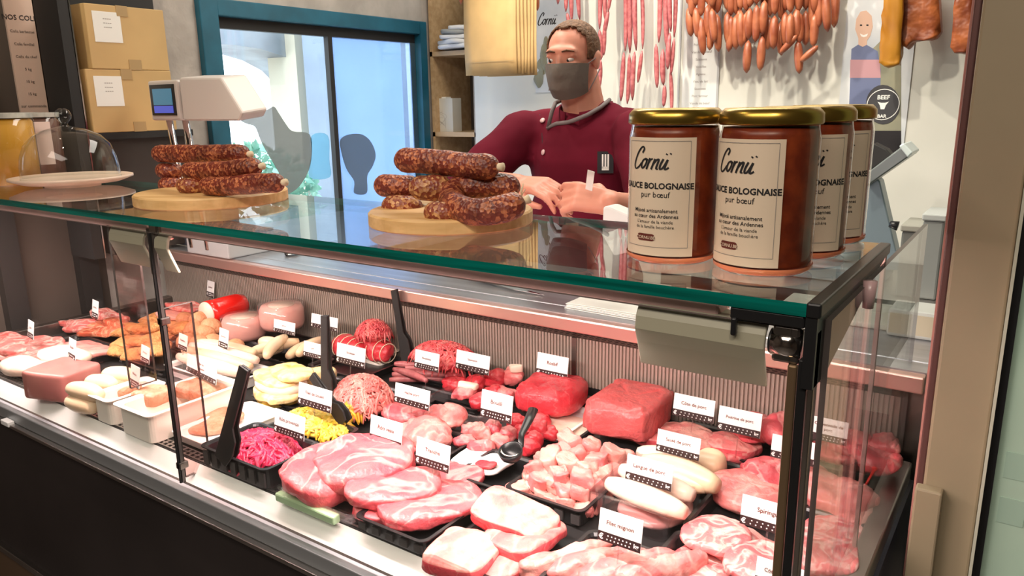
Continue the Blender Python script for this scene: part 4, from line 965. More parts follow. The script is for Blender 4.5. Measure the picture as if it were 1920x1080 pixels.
def pc_(name, mt, px, py, zb, sz, rz, label, cat, grp, tilt=(0, 0), **k):
    """one piece of meat: (px,py) is the sight line through its middle, zb its underside"""
    kw = dict(e1=.75, e2=.8, amp=.0045, fr=28, seed=R.randint(0, 999)); kw.update(k)
    if 'crease' not in k and mt in (beef, beefc, veal, pork, porkp, neck, bacon, smoked, fowl, yellow, magenta): kw['crease'] = min(.006, sz[2]*.22); kw['nu'] = 20; kw['nv'] = 36
    for _ in range(14):
        p = Z_(px, py, zb+sz[2])
        if p.y+sz[1]*.95 > 1.44: zb += .005
    o = MB().lump(*sz, **kw).build(name, mt, loc=(p.x, p.y, zb))
    if 'steak' in name or 'escalope' in name or name in ('veal_slice', 'pork_chop'):   # freshly cut sides are redder than the face
        o.data.materials.append(cut_edge)
        for f in o.data.polygons:
            if f.normal.z < .25: f.material_index = 1
    o.rotation_euler = (math.radians(tilt[0]), math.radians(tilt[1]), rz)
    return tag(o, label, cat, grp)
def heap(name, mt, px, py, zb, rx, ry, h, n, label, cat, r=.0022, ln=.022, seed=1, inner=None):
    rr = random.Random(seed)
    for _ in range(16):
        p = Z_(px, py, zb+h*.6)
        if p.y+ry > 1.445: zb += .005
    m_ = MB().lump(rx*(.86 if n else .95), ry*(.86 if n else .95), h*(.42 if n else .47), e1=1, e2=.9, amp=.002, fr=30, seed=seed)
    for i in range(n):
        a = rr.uniform(0, 2*PI); q = math.sqrt(rr.random())*.90; x, y = rx*q*math.cos(a), ry*q*math.sin(a); hz = h*max(0, 1-q**2.4)**.6
        d = rr.uniform(0, 2*PI); pts = []
        for k in range(5):
            xx = x+(k-2)*ln/4*math.cos(d)+rr.uniform(-1, 1)*r*1.5; yy = y+(k-2)*ln/4*math.sin(d)+rr.uniform(-1, 1)*r*1.5
            qq = min(1, math.hypot(xx/rx, yy/ry)); pts.append((xx, yy, max(r, h*max(0, 1-qq**2.4)**.6+rr.uniform(-.6, .9)*r)))
        m_.tube(pts, [r*.5, r, r*1.1, r, r*.4], 5)
    return stuff(tag(m_.build(name, mt, loc=(p.x, p.y, zb)), label, cat))
def stick(name, mt, p0, p1, rad, label, cat, grp, zb, curve=.0, n=10):
    """sausage lying between two sight lines"""
    a = Z_(*p0, zb+rad); b = Z_(*p1, zb+rad); d = b-a; s = Vector((-d.y, d.x, 0))*curve
    K = 12; pts = []; rs = []
    for i in range(K+1):
        u = i/K; pts.append(a.lerp(b, u)+s*math.sin(PI*u)-a.lerp(b, .5)+Vector((0, 0, -zb+0))); rs.append(rad*max(.12, math.sin(PI*min(1, max(0, .04+.92*u)))**.3))
    c = a.lerp(b, .5); c.z = zb; pts = [q+Vector((0, 0, 0)) for q in pts]; pts = [Vector((q.x, q.y, rad)) for q in pts]
    return tag(MB().tube(pts, rs, n).build(name, mt, loc=c), label, cat, grp)
TB = DK+.004   # inside floor of a tray
# --- front row, right module
tray(((370, 840), (499, 888), (600, 835)), .045, 'black tray with relief front holding bright magenta beef strips')
heap('beef_strips', magenta, 492, 836, TB, .093, .068, .052, 230, 'heap of bright magenta marinated beef strips in the front black tray', 'meat', r=.0042, ln=.034, seed=4)
tray(((515, 895), (640, 965), (735, 880)), .022, 'clear flat tray with green strip under the large veal roast slices', clearp)
gv = bevel(MB().box(-.075, .075, -.008, .008, 0, .016).build('tray_divider', knob), .003); p = Z_(578, 942, DK+.016); gv.location = (p.x, p.y-.004, DK+.001); tag(gv, 'pale green plastic garnish strip in front of the big roast slices', 'strip')
g = 'large veal roast slices'
pc_('veal_slice', veal, 705, 875, TB, (.070, .075, .018), .3, 'lower roast slice half hidden under the two large ones', 'meat', g, e1=.5)
pc_('veal_slice', veal, 690, 905, TB, (.072, .060, .017), .2, 'lowest large roast slice resting at the front of its tray', 'meat', g, e1=.5)
pc_('veal_slice', veal, 612, 885, TB+.012, (.068, .085, .026), -.2, 'large front-left veal roast slice beside the magenta strips', 'meat', g, e1=.5, e2=.9, amp=.008, fr=14, tilt=(0, 8))
pc_('veal_slice', veal, 680, 862, TB+.030, (.080, .090, .026), -.5, 'largest topmost veal roast slice with pale marbling', 'meat', g, e1=.5, e2=.9, amp=.008, fr=14, tilt=(0, 10))
tray(((640, 968), (762, 1032), (912, 930)), .03, 'black tray of pink steaks in the front row, between roast and pork escalopes')
g = 'pink steaks in the front tray'
pc_('beef_steak', veal, 718, 952, TB, (.048, .055, .011), .5, 'lower left steak under the top one in the steak tray', 'meat', g, e1=.4)
pc_('beef_steak', veal, 850, 900, TB+.002, (.050, .055, .012), .1, 'back steak under the right one in the steak tray', 'meat', g, e1=.4)
pc_('beef_steak', veal, 808, 945, TB+.014, (.060, .092, .014), -.55, 'right-hand steak with long white fat seam in the steak tray', 'meat', g, e1=.45)
pc_('beef_steak', veal, 735, 912, TB+.028, (.050, .082, .015), -.75, 'topmost left steak with white fat seam in the steak tray', 'meat', g, e1=.45, tilt=(0, 6))
tray(((790, 1027), (905, 1092), (1085, 975)), .018, 'black tray of pale pork escalopes at the bottom centre front')
g = 'pale pork escalopes'
pc_('pork_escalope', pork, 930, 1050, TB, (.052, .045, .010), .2, 'lowest pork escalope at the front right of its tray', 'meat', g, e1=.35, e2=.6)
pc_('pork_escalope', porkp, 868, 1030, TB+.010, (.050, .055, .014), .1, 'left pork escalope with thick cut edge', 'meat', g, e1=.3, e2=.5, amp=.008, fr=16)
pc_('pork_escalope', pork, 985, 1010, TB+.006, (.050, .062, .012), -.1, 'right rear pork escalope under the topmost one', 'meat', g, e1=.3, e2=.5, amp=.008, fr=16)
pc_('pork_escalope', porkp, 965, 968, TB+.028, (.068, .045, .014), .05, 'topmost pork escalope at the back of its tray', 'meat', g, e1=.3, e2=.5, amp=.009, fr=15, tilt=(5, 5))
tray(((985, 1092), (1120, 1170), (1290, 1040)), .03, 'black tray of pork fillets at the bottom edge of the picture')
g = 'pork fillets in the front tray'
for (px, py, rz, lab) in ((1062, 1040, 1.05, 'leftmost long pale pork fillet'), (1122, 1052, 1.0, 'second long pork fillet, under the filet mignon card'), (1180, 1060, .98, 'third pork fillet, between the second and the rightmost'), (1235, 1062, .95, 'rightmost pork fillet next to the marbled slices')):
    pc_('pork_fillet', [pork, porkp, pork, pork][(px//60) % 4], px, py+8, TB+.004, (.080, .021, .020), rz, lab, 'meat', g, e1=.8, taper=-.25)
# neck slices in the corner
tray_xy(-.405, -.185, .78, 1.02, .028, 'black tray of marbled pork neck slices in the right front corner')
g = 'marbled pork neck slices'
for (px, py, zb, sz, lab) in ((1330, 1055, 0, (.050, .062, .009), 'marbled neck slice at the left front of the corner tray'), (1400, 1030, .012, (.055, .05, .010), 'marbled neck slice in the middle of the corner tray'), (1345, 1005, .020, (.048, .048, .010), 'marbled neck slice on top, left of the white-bordered card'), (1430, 1060, .024, (.05, .05, .010), 'marbled neck slice in front of the corner post'), (1540, 1040, .016, (.055, .055, .011), 'marbled neck slice right of the corner post'), (1580, 1000, .004, (.05, .055, .010), 'marbled neck slice at the right end of the corner tray')):
    pc_('pork_neck_slice', neck, px, py, TB+zb, sz, R.uniform(-.5, .5), lab, 'meat', g, e1=.4, amp=.004)
tray_xy(-.405, -.155, 1.03, 1.20, .028, 'black tray of pink pork cuts behind the neck slices')
g = 'pink pork cuts on the right'
for (px, py, zb, sz, mt, lab) in ((1400, 925, 0, (.070, .058, .022), pork, 'smooth pink pork cut left of the corner post'), (1455, 890, .010, (.06, .05, .024), veal, 'pink pork cut under the half hidden card'), (1520, 905, .0, (.055, .05, .024), pork, 'folded pink pork cut right of the corner post'), (1575, 935, .0, (.058, .055, .026), pork, 'large smooth pork cut near the right end glass'), (1610, 960, .0, (.03, .05, .018), porkp, 'pale fat edged pork cut at the far right front')):
    pc_('pork_cut', mt, px, py, TB+zb, sz, R.uniform(-.6, .6), lab, 'meat', g, e1=.7, amp=.004)
tray_xy(-.36, -.150, 1.24, 1.42, .024, 'black tray of dark pink stew meat at the far right rear corner')
for (px, py, zb, sz, lab) in ((1640, 855, .0, (.045, .05, .022), 'stew meat piece at the far right rear'), (1600, 835, .008, (.04, .035, .022), 'stew meat piece beside the rear card'), (1560, 850, .0, (.04, .04, .02), 'stew meat piece behind the front card'), (1660, 830, .016, (.03, .035, .02), 'topmost stew meat piece at far right'), (1465, 805, .006, (.04, .05, .028), 'stew meat piece left of the corner post')):
    pc_('stew_meat', veal, px, py, TB+zb, sz, R.uniform(-.6, .6), lab, 'meat', 'dark pink stew meat in the corner', amp=.006)
tk = thing('red_pick', Z_(1640, 880, .86), 'thin bright red plastic pick stuck in the meat at right', 'pick'); d = Y_(1610, 932, tk.location.y-.02)-tk.location
MB().tube([(0, 0, 0), d], [.0025, .0015], 6).build('shaft', redp, tk); MB().lump(.005, .003, .005, M=Matrix.Translation((0, 0, -.004)), nu=6, nv=8).build('head', redp, tk)
# --- second row
tray(((490, 792), (592, 836), (690, 800)), .030, 'black tray of yellow marinated strips behind the magenta beef')
heap('yellow_strips', yellow, 592, 790, TB, .098, .055, .038, 200, 'heap of bright yellow marinated meat strips', 'meat', r=.0046, ln=.028, seed=8)
heap('spiced_strips', P('spiced_orange', (.62, .20, .02), .4, col2=(.80, .50, .04), vscale=60), 655, 768, TB+.004, .035, .040, .045, 60, 'darker orange spiced strips at the right end of the yellow heap', 'meat', r=.004, ln=.024, seed=9)
tray_xy(-1.05, -.87, .97, 1.12, .025, 'black tray of pale veal roasts in the second row')
g = 'pale veal roasts'
for (px, py, zb, sz, rz, lab) in ((765, 775, .0, (.055, .045, .020), .2, 'veal roast behind its card, upper left'), (800, 812, .004, (.060, .045, .026), -.3, 'large pale veal roast in front, right of the roast veal card'), (835, 780, .010, (.045, .05, .024), .4, 'veal roast piece at right rear of the second row tray'), (762, 832, .0, (.04, .03, .014), .0, 'red cut veal edge under the card row')):
    pc_('veal_roast', pork if zb else veal, px, py, TB+zb, sz, rz, lab, 'meat', g, e1=.9)
tray(((845, 885), (945, 915), (1010, 860)), .030, 'black tray with white paper holding stew pieces and offal', rimz=.835)
pp = MB().lump(.058, .040, .004, e1=.3, e2=.4, amp=.004, fr=20, seed=3).build('parchment', paperm); p = Z_(905, 872, TB+.012); pp.location = (p.x, p.y, TB+.014); tag(pp, 'crumpled white paper under the small dark red offal piece', 'paper')
pc_('offal_piece', beef, 912, 868, TB+.024, (.022, .014, .006), 0, 'small dark red offal piece on white paper', 'meat', None)
g = 'wrinkled stew pieces'
for i, (px, py, zb) in enumerate(((875, 830, 0), (900, 812, .010), (925, 800, .008), (940, 830, .004), (905, 840, .006), (885, 805, .004), (950, 812, .0))):
    pc_('stew_piece', [veal, pork][i % 2], px, py, TB+zb, (.026, .020, .016), R.uniform(0, 3), 'wrinkled pink stew piece heaped left of the black ladle', 'meat', g, amp=.005, fr=40)
g = 'bright red cubes beside the ladle'
for i, (px, py, zb) in enumerate(((970, 790, .004), (985, 810, .0), (1010, 800, .010), (1030, 812, .0), (1000, 825, .004), (1015, 785, .0), (990, 838, .0))):
    pc_('beef_cube', beef, px, py, TB+zb, (.020, .018, .016), R.uniform(0, 3), 'bright red beef piece around the black ladle', 'meat', g, amp=.004)
# ladle
a = Z_(962, 850, .875); b = Z_(1000, 775, .90); ld = thing('black_ladle', (a.x, a.y, .862), 'glossy black serving ladle lying on the meat, centre right', 'ladle')
MB().lathe([(.0005, 0), (.012, .003), (.020, .012), (.0225, .024), (.0205, .024), (.018, .013), (.010, .005), (.0005, .003)], 28, M=Matrix.Rotation(.35, 4, 'X')).build('bowl', black, ld)
d = b-Vector((a.x, a.y, .862)); MB().tube([(.004, .018, .020), d*.4+Vector((0, 0, .012)), d*.75+Vector((0, 0, .008)), d+Vector((0, 0, .008))], [.006, .006, .009, .010], 10, flat=.6).build('handle', black, ld)
rg = [(.0215*math.cos(t*PI/12), .0215*math.sin(t*PI/12)*math.cos(.35), .024+.0215*math.sin(t*PI/12)*math.sin(.35)) for t in range(14, 23)]; MB().tube(rg, .0018, 6).build('steel_lip', chrome, ld)
tray(((945, 907), (1092, 958), (1195, 865)), .035, 'black tray of pale diced pork in the second row')
g = 'pale diced pork'
cub = []
for i in range(6): cub.append(MB().lump(.021, .017, .015, e1=.4, e2=.45, amp=.0065, fr=38, seed=i+40, nu=12, nv=18, crease=.004).build('pork_cube', [porkp, pork][i % 2]))
k = 0
for layer, (n1, n2, zb, sh) in enumerate(((6, 6, .0, 0), (5, 5, .020, .05), (3, 4, .038, .1))):
    for i in range(n1):
        for j in range(n2):
            u = (i+.5)/n1*(1-2*sh)+sh; v = (j+.5)/n2*(1-2*sh)+sh
            x = -.703+.150*u+R.uniform(-.006, .006); y = .990+.195*v+R.uniform(-.006, .006)
            s = cub[k % 6]; o = s if k < 6 else s.copy()
            if k >= 6: C.objects.link(o)
            k += 1; o.location = (x, y, TB+zb); o.rotation_euler = (R.uniform(-.25, .25), R.uniform(-.25, .25), R.uniform(0, 6)); f = R.uniform(.85, 1.15); o.scale = (f, f, f)
            tag(o, 'pale pink diced pork cube heaped in the tray right of the ladle', 'meat', g)
tray(((1115, 925), (1252, 985), (1345, 900)), .055, 'clear plastic tub of white rolled pork tongues, under the langue de porc card', clearp, name='plastic_tub')
heap('pink_brine', P('pink_fat_juice', (.80, .42, .40), .3), 1230, 945, TB, .062, .075, .034, 0, 'pink meat layer at the bottom of the clear tub', 'meat')
g = 'white rolled pork pieces in the clear tub'
stick('rolled_pork', fatw, (1140, 905), (1285, 962), .020, 'front white rolled pork piece with pointed folds', 'meat', g, TB+.035)
stick('rolled_pork', fatw, (1165, 880), (1300, 930), .020, 'second white rolled pork piece in the clear tub', 'meat', g, TB+.035)
stick('rolled_pork', ivory, (1225, 880), (1325, 915), .018, 'rear white rolled pork piece in the clear tub', 'meat', g, TB+.03)
tray_xy(-.545, -.375, 1.19, 1.30, .022, 'black tray of pale pork trotters behind the clear tub')
g = 'pale pork trotters'
stick('pork_trotter', ivory, (1205, 865), (1345, 912), .024, 'long pale pork trotter in front, above the clear tub', 'meat', g, TB+.03, .05)
stick('pork_trotter', fatw, (1195, 850), (1290, 868), .022, 'white pork trotter under the saute card', 'meat', g, TB+.02)
pc_('pork_trotter', ivory, 1330, 868, TB+.01, (.03, .028, .024), 0, 'round yellowish pork trotter end at the right', 'meat', g)
tray_xy(-.56, -.33, 1.315, 1.44, .022, 'black tray of flat pink pork chops at the back')
g = 'flat pink pork chops'
for (px, py, zb, sz, mt, lab) in ((1235, 812, .002, (.06, .05, .014), pork, 'flat pink pork chop at left behind the saute card'), (1290, 820, .012, (.06, .05, .013), porkp, 'shiny flat pork chop in the middle'), (1375, 835, .010, (.055, .045, .014), pork, 'flat pork chop at right under the two tall cards'), (1340, 845, .0, (.06, .045, .014), veal, 'lower pork chop in front of the others'), (1415, 800, .004, (.04, .05, .018), veal, 'pork chop at the right end behind the card')):
    pc_('pork_chop', mt, px, py, TB+zb, sz, R.uniform(-.4, .4), lab, 'meat', g, e1=.45)
# --- back row, right module
tray_xy(-.865, -.745, 1.22, 1.40, .012, 'white-rimmed tray under the deep red beef roast', white)
pc_('beef_roast', beef, 1035, 738, TB, (.074, .078, .034), .15, 'deep red beef roast block with pale cut face, back row centre', 'meat', None, e1=.55, e2=.6, amp=.002)
tray_xy(-.72, -.545, 1.235, 1.44, .012, 'black flat tray under the large square roast block')
pc_('beef_roast', beefc, 1180, 768, TB, (.072, .092, .036), .05, 'large square pink-red roast block with smooth faces, back row', 'meat', None, e1=.3, e2=.3, amp=.0015)
pc_('waxed_sheet', fatw, 1050, 795, TB-.001, (.075, .05, .002), .1, 'pale greaseproof sheet under the roast block edge', 'paper', None, e1=.3, e2=.4)
tray_xy(-1.10, -.92, 1.19, 1.36, .030, 'clear tray with beef stew pieces and a white fat card, back row', clearp)
g = 'beef stew pieces with fat'
for i, (px, py, zb, mt) in enumerate(((850, 722, .0, beef), (870, 740, .006, veal), (895, 715, .010, beef), (925, 735, .008, beef), (930, 712, .014, beef), (948, 745, .004, veal), (905, 752, .004, beef), (855, 705, .006, veal), (965, 705, .0, pork))):
    pc_('beef_chunk', mt, px, py, TB+zb, (.030, .026, .020), R.uniform(0, 3), 'red beef stew chunk in the clear back row tray', 'meat', g, amp=.006)
pc_('fat_piece', fatw, 876, 722, TB+.034, (.022, .014, .010), .4, 'triangular white fat piece among the red chunks', 'meat', None, e1=.5, e2=.5)
pc_('fat_piece', fatw, 968, 694, TB+.05, (.015, .012, .008), .7, 'small square white fat piece in the clear tray, behind', 'meat', None, e1=.3, e2=.3)
tray_xy(-1.28, -1.08, 1.12, 1.24, .022, 'black tray under the mixed mince heap')
heap('mixed_mince', mince_p, 678, 735, TB, .082, .075, .088, 480, 'heap of pink and grey mixed mince left of centre', 'mince', r=.0028, ln=.022, seed=12)
tray_xy(-1.18, -.97, 1.24, 1.30, .018, 'black tray of thin raw sausages at the back')
g = 'thin raw sausages in the back tray'
for i, (p0, p1, z) in enumerate((((730, 712), (838, 712), .0), ((735, 702), (842, 704), .012), ((738, 692), (800, 714), .022), ((760, 690), (845, 694), .020), ((740, 682), (790, 688), .014))):
    stick('thin_raw_sausage', chip, p0, p1, .0095, 'thin raw pink sausage, one of the stack in the back tray', 'sausage', g, TB+z, .06)
tray_xy(-1.27, -1.03, 1.33, 1.44, .018, 'black tray of red mince at the back beside the card')
heap('red_mince', mince_r, 832, 662, TB, .105, .070, .060, 480, 'wide heap of bright red mince at the back, under the blue-banded card', 'mince', r=.0028, ln=.024, seed=14)
tray_xy(-1.53, -1.33, 1.24, 1.42, .020, 'black tray of tied red roasts at the back')
g = 'tied red beef roasts'
for (px, py, lab) in ((655, 652, 'tied red beef roast at left behind its card'), (705, 655, 'tied red beef roast at right, string showing at its end')):
    o = pc_('tied_beef_roast', beef, px, py, TB+.004, (.062, .034, .032), -.15, lab, 'meat', g, e1=.7, amp=.002)
    for x in (-.03, .0, .03, .052):
        f = 1.02 if abs(x) < .04 else .80
        MB().tube([(x, .034*f*math.cos(t*PI/8), max(.001, .032+.0325*f*math.sin(t*PI/8))) for t in range(17)], .0012, 5, cap=False).build('string_loop', string, o)
heap('fine_red_mince', mince_r, 700, 616, TB+.04, .054, .050, .055, 260, 'round mound of red mince behind the tied roasts', 'mince', r=.0024, ln=.018, seed=15)
MB_ = tray_xy(-1.50, -1.38, 1.36, 1.445, .030, 'small cream dish under the round mound of red mince', cream, name='mince_dish')
# black upright blades
def blade(px0, py0, px1, py1, w, label, y=None, flip=1):
    b = Z_(px1, py1, .86); t_ = Y_(px0, py0, b.y+.0); o = thing('serving_tongs', (b.x, b.y, .835), label, 'utensil'); d = t_-o.location
    u = d.normalized(); s = Vector((1, 0, 0)); s = (s-u*u.dot(s)).normalized(); n = u.cross(s); L = d.length
    prof = [(-w*.5, 0), (w*.9, 0), (w*1.3, L*.14), (w*1.2, L*.30), (w*.55, L*.40), (w*.5, L), (-w*.5, L*.98)]
    m_ = MB(); vs = [u*b_+s*a_*flip-n*.002 for a_, b_ in prof]+[u*b_+s*a_*flip+n*.002 for a_, b_ in prof]; k = len(prof)
    m_.add(vs, [tuple(range(k)), tuple(range(2*k-1, k-1, -1))]+[(i, i+k, (i+1) % k+k, (i+1) % k) for i in range(k)]); bevel(m_.build('arm', blackm, o), .001)
    m_ = MB(); vs = [u*b_+s*a_*flip*.9+n*.012*(1-b_/L)+n*.003 for a_, b_ in prof]+[u*b_+s*a_*flip*.9+n*.012*(1-b_/L)+n*.007 for a_, b_ in prof]
    m_.add(vs, [tuple(range(k)), tuple(range(2*k-1, k-1, -1))]+[(i, i+k, (i+1) % k+k, (i+1) % k) for i in range(k)]); bevel(m_.build('arm', blackm, o), .001)
blade(458, 688, 408, 838, .024, 'black upright plastic tongs standing left of the magenta beef strips')
blade(738, 542, 758, 660, .020, 'black upright plastic tongs behind the tied red roasts')
blade(608, 590, 607, 735, .020, 'black upright plastic tongs between yellow poultry and mince')
blade(583, 703, 640, 775, .020, 'black plastic tongs leaning behind the card over the yellow strips')
# --- left part of the right module and left module
tray_xy(-1.47, -1.31, 1.02, 1.22, .022, 'black tray of yellow poultry fillets')
g = 'yellow poultry fillets in two stacks'
for (px, py, zb, sz, mt, lab) in ((520, 735, .0, (.07, .05, .014), yellow, 'lowest deep yellow poultry fillet'), (522, 728, .018, (.072, .05, .014), fowl, 'yellow poultry fillet, second from the bottom'), (528, 712, .036, (.070, .048, .013), fatw, 'white poultry fillet in the middle of the stack'), (520, 700, .050, (.07, .045, .012), fowl, 'yellow edged poultry fillet near the top'), (548, 692, .062, (.062, .045, .012), fowl, 'topmost pale poultry fillet of the stack'), (590, 700, .02, (.035, .05, .02), fowl, 'poultry fillet at the right next to the tongs')):
    pc_('poultry_fillet', mt, px, py+6, TB+zb, sz, -.3+R.uniform(-.1, .1), lab, 'meat', g, e1=.6)
tray_xy(-1.72, -1.50, 1.10, 1.32, .018, 'black tray of pale white sausages in the middle')
g = 'pale white sausages behind the poultry'
for i, (p0, p1, z) in enumerate((((455, 672), (530, 652), .0), ((470, 660), (560, 640), .012), ((500, 668), (535, 632), .03), ((540, 668), (598, 640), .0), ((560, 664), (606, 636), .014), ((487, 640), (520, 645), .022))):
    stick('white_sausage', ivory, p0, p1, .0165, 'pale yellowish white sausage piled in the middle of the case', 'sausage', g, TB+z+.01, .06)
g = 'row of long white sausages'
for i, (p0, p1) in enumerate((((335, 668), (455, 700)), ((345, 656), (470, 688)), ((358, 648), (482, 676)), ((372, 642), (478, 662)))):
    stick('long_white_sausage', [fatw, ivory][i % 2 if i else 0], p0, p1, .018, 'long thick white sausage on the pale plate behind the tubs', 'sausage', g, TB+.028)
tray_xy(-1.83, -1.55, 1.02, 1.16, .03, 'white shallow dish under the long white sausages', white, name='serving_dish')
# two white tubs with pate
def tub(quad, h, label):
    (ax, ay), (bx_, by), (cx, cy) = quad; a, b, c = Z_(ax, ay, DK+h), Z_(bx_, by, DK+h), Z_(cx, cy, DK+h)
    o = tray_xy(a.x, b.x, min(a.y, b.y), c.y, h, label, cream, name='terrine_dish', t=.005, rim=.010, cat='dish'); return o, (a.x, b.x, min(a.y, b.y), c.y)
o, q = tub(((207, 757), (302, 775), (442, 712)), .065, 'long deep white terrine dish holding pate, the larger of two')
for (px, py, sz, lab) in ((288, 742, (.040, .032, .018), 'cut pate block at the left end of the long white dish'), (372, 730, (.060, .036, .018), 'coarse pate filling at the right end of the long white dish')):
    pc_('pate_block', pate, px, py, TB+.028, sz, .1, lab, 'pate', 'pate in the long white dish', e1=.4, e2=.4)
o, q = tub(((160, 740), (212, 752), (305, 715)), .060, 'smaller white dish of rillettes with a white card, left')
pc_('pate_block', pate, 228, 724, TB+.03, (.05, .035, .012), .1, 'pinkish rillettes in the smaller white dish', 'pate', None, e1=.5, e2=.5)
g = 'thick white boudin coils'
for (p0, p1, z, lab) in (((128, 752), (178, 765), .0, 'lower front fat white sausage left of the white tubs'), ((130, 728), (188, 742), .030, 'upper front fat white sausage left of the white tubs'), ((165, 715), (215, 724), .030, 'second fat white sausage behind the front pair'), ((195, 702), (250, 706), .034, 'third fat white sausage near the tub rim')):
    stick('fat_white_sausage', ivory, p0, p1, .022, lab, 'sausage', g, TB+z, .04)
pl_ = pc_('pate_loaf', pater, 118, 712, DK+.002, (.070, .060, .036), .25, 'brown-pink pate loaf with smooth cut face at the left front', 'pate', None, e1=.2, e2=.25, amp=.003, nu=20, nv=36)
tray_xy(-1.44, -1.315, .80, 1.00, .022, 'shallow white dish between the long terrine dish and the magenta strips', white, name='serving_dish')
pc_('ground_meat_slice', pate, 405, 790, DK+.006, (.045, .06, .008), .1, 'thin brown pate slice lying in the shallow white dish', 'pate', None, e1=.4, e2=.5)
# bacon and pork belly at the far left
tray_xy(-2.34, -2.06, .81, 1.06, .020, 'black tray of bacon and pork belly at the far left front')
g = 'bacon slices at the far left'
for i, (px, py, z, rz) in enumerate(((20, 665, .0, .2), (60, 672, .006, .0), (95, 660, .012, .2), (30, 650, .018, .1), (75, 645, .022, -.1), (15, 640, .024, .1))):
    pc_('bacon_slice', bacon, px, py, TB+z, (.085, .050, .010), rz, 'streaky bacon slice in the fanned pile at far left', 'meat', g, e1=.4, amp=.006, fr=18)
g = 'white pork belly slabs'
for i, (px, py, z, rz, lab) in enumerate(((55, 690, .0, .1, 'white fat pork belly slab at the far left front edge'), (165, 655, .004, -.1, 'white pork belly slab behind the small card'), (120, 668, .014, .1, 'white pork belly slab between the two others'))):
    pc_('pork_belly', [fatw, porkp, fatw][i], px, py, TB+z, (.095, .046, .015), rz, lab, 'meat', g, e1=.5, amp=.006, fr=18)
tray_xy(-2.30, -2.02, 1.12, 1.34, .022, 'black tray of smoked bacon strips at the left rear')
g = 'smoked bacon strips'
for i, (px, py, z, rz) in enumerate(((160, 618, .0, .3), (185, 608, .012, .1), (215, 602, .02, -.2), (195, 622, .014, .4), (150, 608, .01, .2), (225, 612, .026, .0), (205, 594, .03, .2))):
    pc_('smoked_bacon_strip', [bacon, smoked][i % 2], px, py, TB+z, (.078, .030, .012), rz, 'folded smoked bacon strip in the pile at left rear', 'meat', g, e1=.5, amp=.008, fr=22)
g = 'fried schnitzels'
R.seed(77)
tray_xy(-2.02, -1.80, 1.0, 1.24, .022, 'black tray of fried breaded cutlets')
for i in range(12):
    px = [228, 262, 292, 305, 245, 275, 300, 238, 268, 292, 330, 345][i]; py = [655, 660, 652, 630, 640, 638, 612, 622, 618, 598, 602, 615][i]
    pc_('fried_cutlet', fried, px, py, TB+.004+.010*(i % 3), (.052, .040, .014), R.uniform(0, 3), 'golden fried breaded cutlet in the heap left of the glass joint', 'meat', g, amp=.006, fr=25)
g = 'baked meatballs'
for i, (px, py, z) in enumerate(((350, 640, 0), (376, 645, 0), (400, 640, 0), (362, 618, .02), (386, 622, .02), (348, 600, .02), (372, 600, .035), (395, 612, .03), (335, 620, .0), (440, 650, 0))):
    pc_('meatball', ballm, px, py, TB+z, (.030, .028, .024), 0, 'round baked brown meatball in the pile behind the cards', 'meatball', g, amp=.003, e1=1, e2=1)
tray_xy(-1.98, -1.72, 1.13, 1.30, .018, 'black tray of baked meatballs')
# cold cuts at the back left
def log(name, mt, p0, p1, r, z, label, endmt, cat='sausage'):
    a = Z_(*p0, z+r); b = Z_(*p1, z+r); c = (a+b)/2; o = thing(name, (c.x, c.y, z), label, cat); d = Vector((a.x-c.x, a.y-c.y, 0)); L = d.length; d.normalize()
    pts = [d*s for s in (L, L*.6, 0, -L*.5, -L*.8, -L*.97)]; MB().tube([p+Vector((0, 0, r)) for p in pts], [r, r, r, r, r*.85, r*.35], 28).build('casing', mt, o)
    MB().tube([d*(L)+Vector((0, 0, r)), d*(L+.004)+Vector((0, 0, r))], [r*.97, r*.95], 28).build('cut_face', endmt, o); return o
log('cooked_sausage', redc, (388, 588), (462, 568), .037, DK+.045, 'fat cooked sausage in bright red casing with pale cut face', hamt)
def ham_(px, py, r, h, z, label):
    p = Z_(px, py, z+h/2); p.y = min(p.y, 1.443-r*1.08); o = thing('wrapped_ham', (p.x, p.y, z), label, 'ham')
    MB().lathe([(0, 0), (r*.9, 0), (r, h*.2), (r, h*.8), (r*.9, h), (0, h*.99)], 36).build('meat', ham, o)
    MB().lathe([(0, h*.995), (r*.6, h*1.0), (r*.6, h*1.02), (0, h*1.02)], 30).build('pale_disc', hamt, o)
    m_ = MB().lathe([(r*1.04, .001), (r*1.06, h*.5), (r*1.04, h*1.05), (r*.7, h*1.12), (0, h*1.1)], 36); m_.v = [tuple(Vector(v)+noise.noise_vector(Vector(v)*60)*.003) for v in m_.v]; m_.build('cling_film', film, o)
ham_(458, 612, .062, .062, DK+.018, 'round cooked ham in cling film, front of the two')
ham_(535, 590, .063, .066, DK+.050, 'round cooked ham in cling film, rear of the two')
tray_xy(-1.98, -1.50, 1.24, 1.44, .007, 'low black tray under the wrapped hams', z0=DK+.0005)
for i, (px, py, lab) in enumerate(((330, 590, 'sliced cold cut fan at the back, left of the red sausage'), (345, 575, 'upper sliced cold cut at the back left of the red sausage'))):
    pc_('cold_cut_slice', [ham, bacon][i], px, py, DK+.04+.014*i, (.07, .035, .008), .1, lab, 'meat', 'sliced cold cuts at the back', e1=.4)
tray_xy(-2.14, -1.90, 1.32, 1.44, .03, 'black tray of sliced cold cuts at the back left')

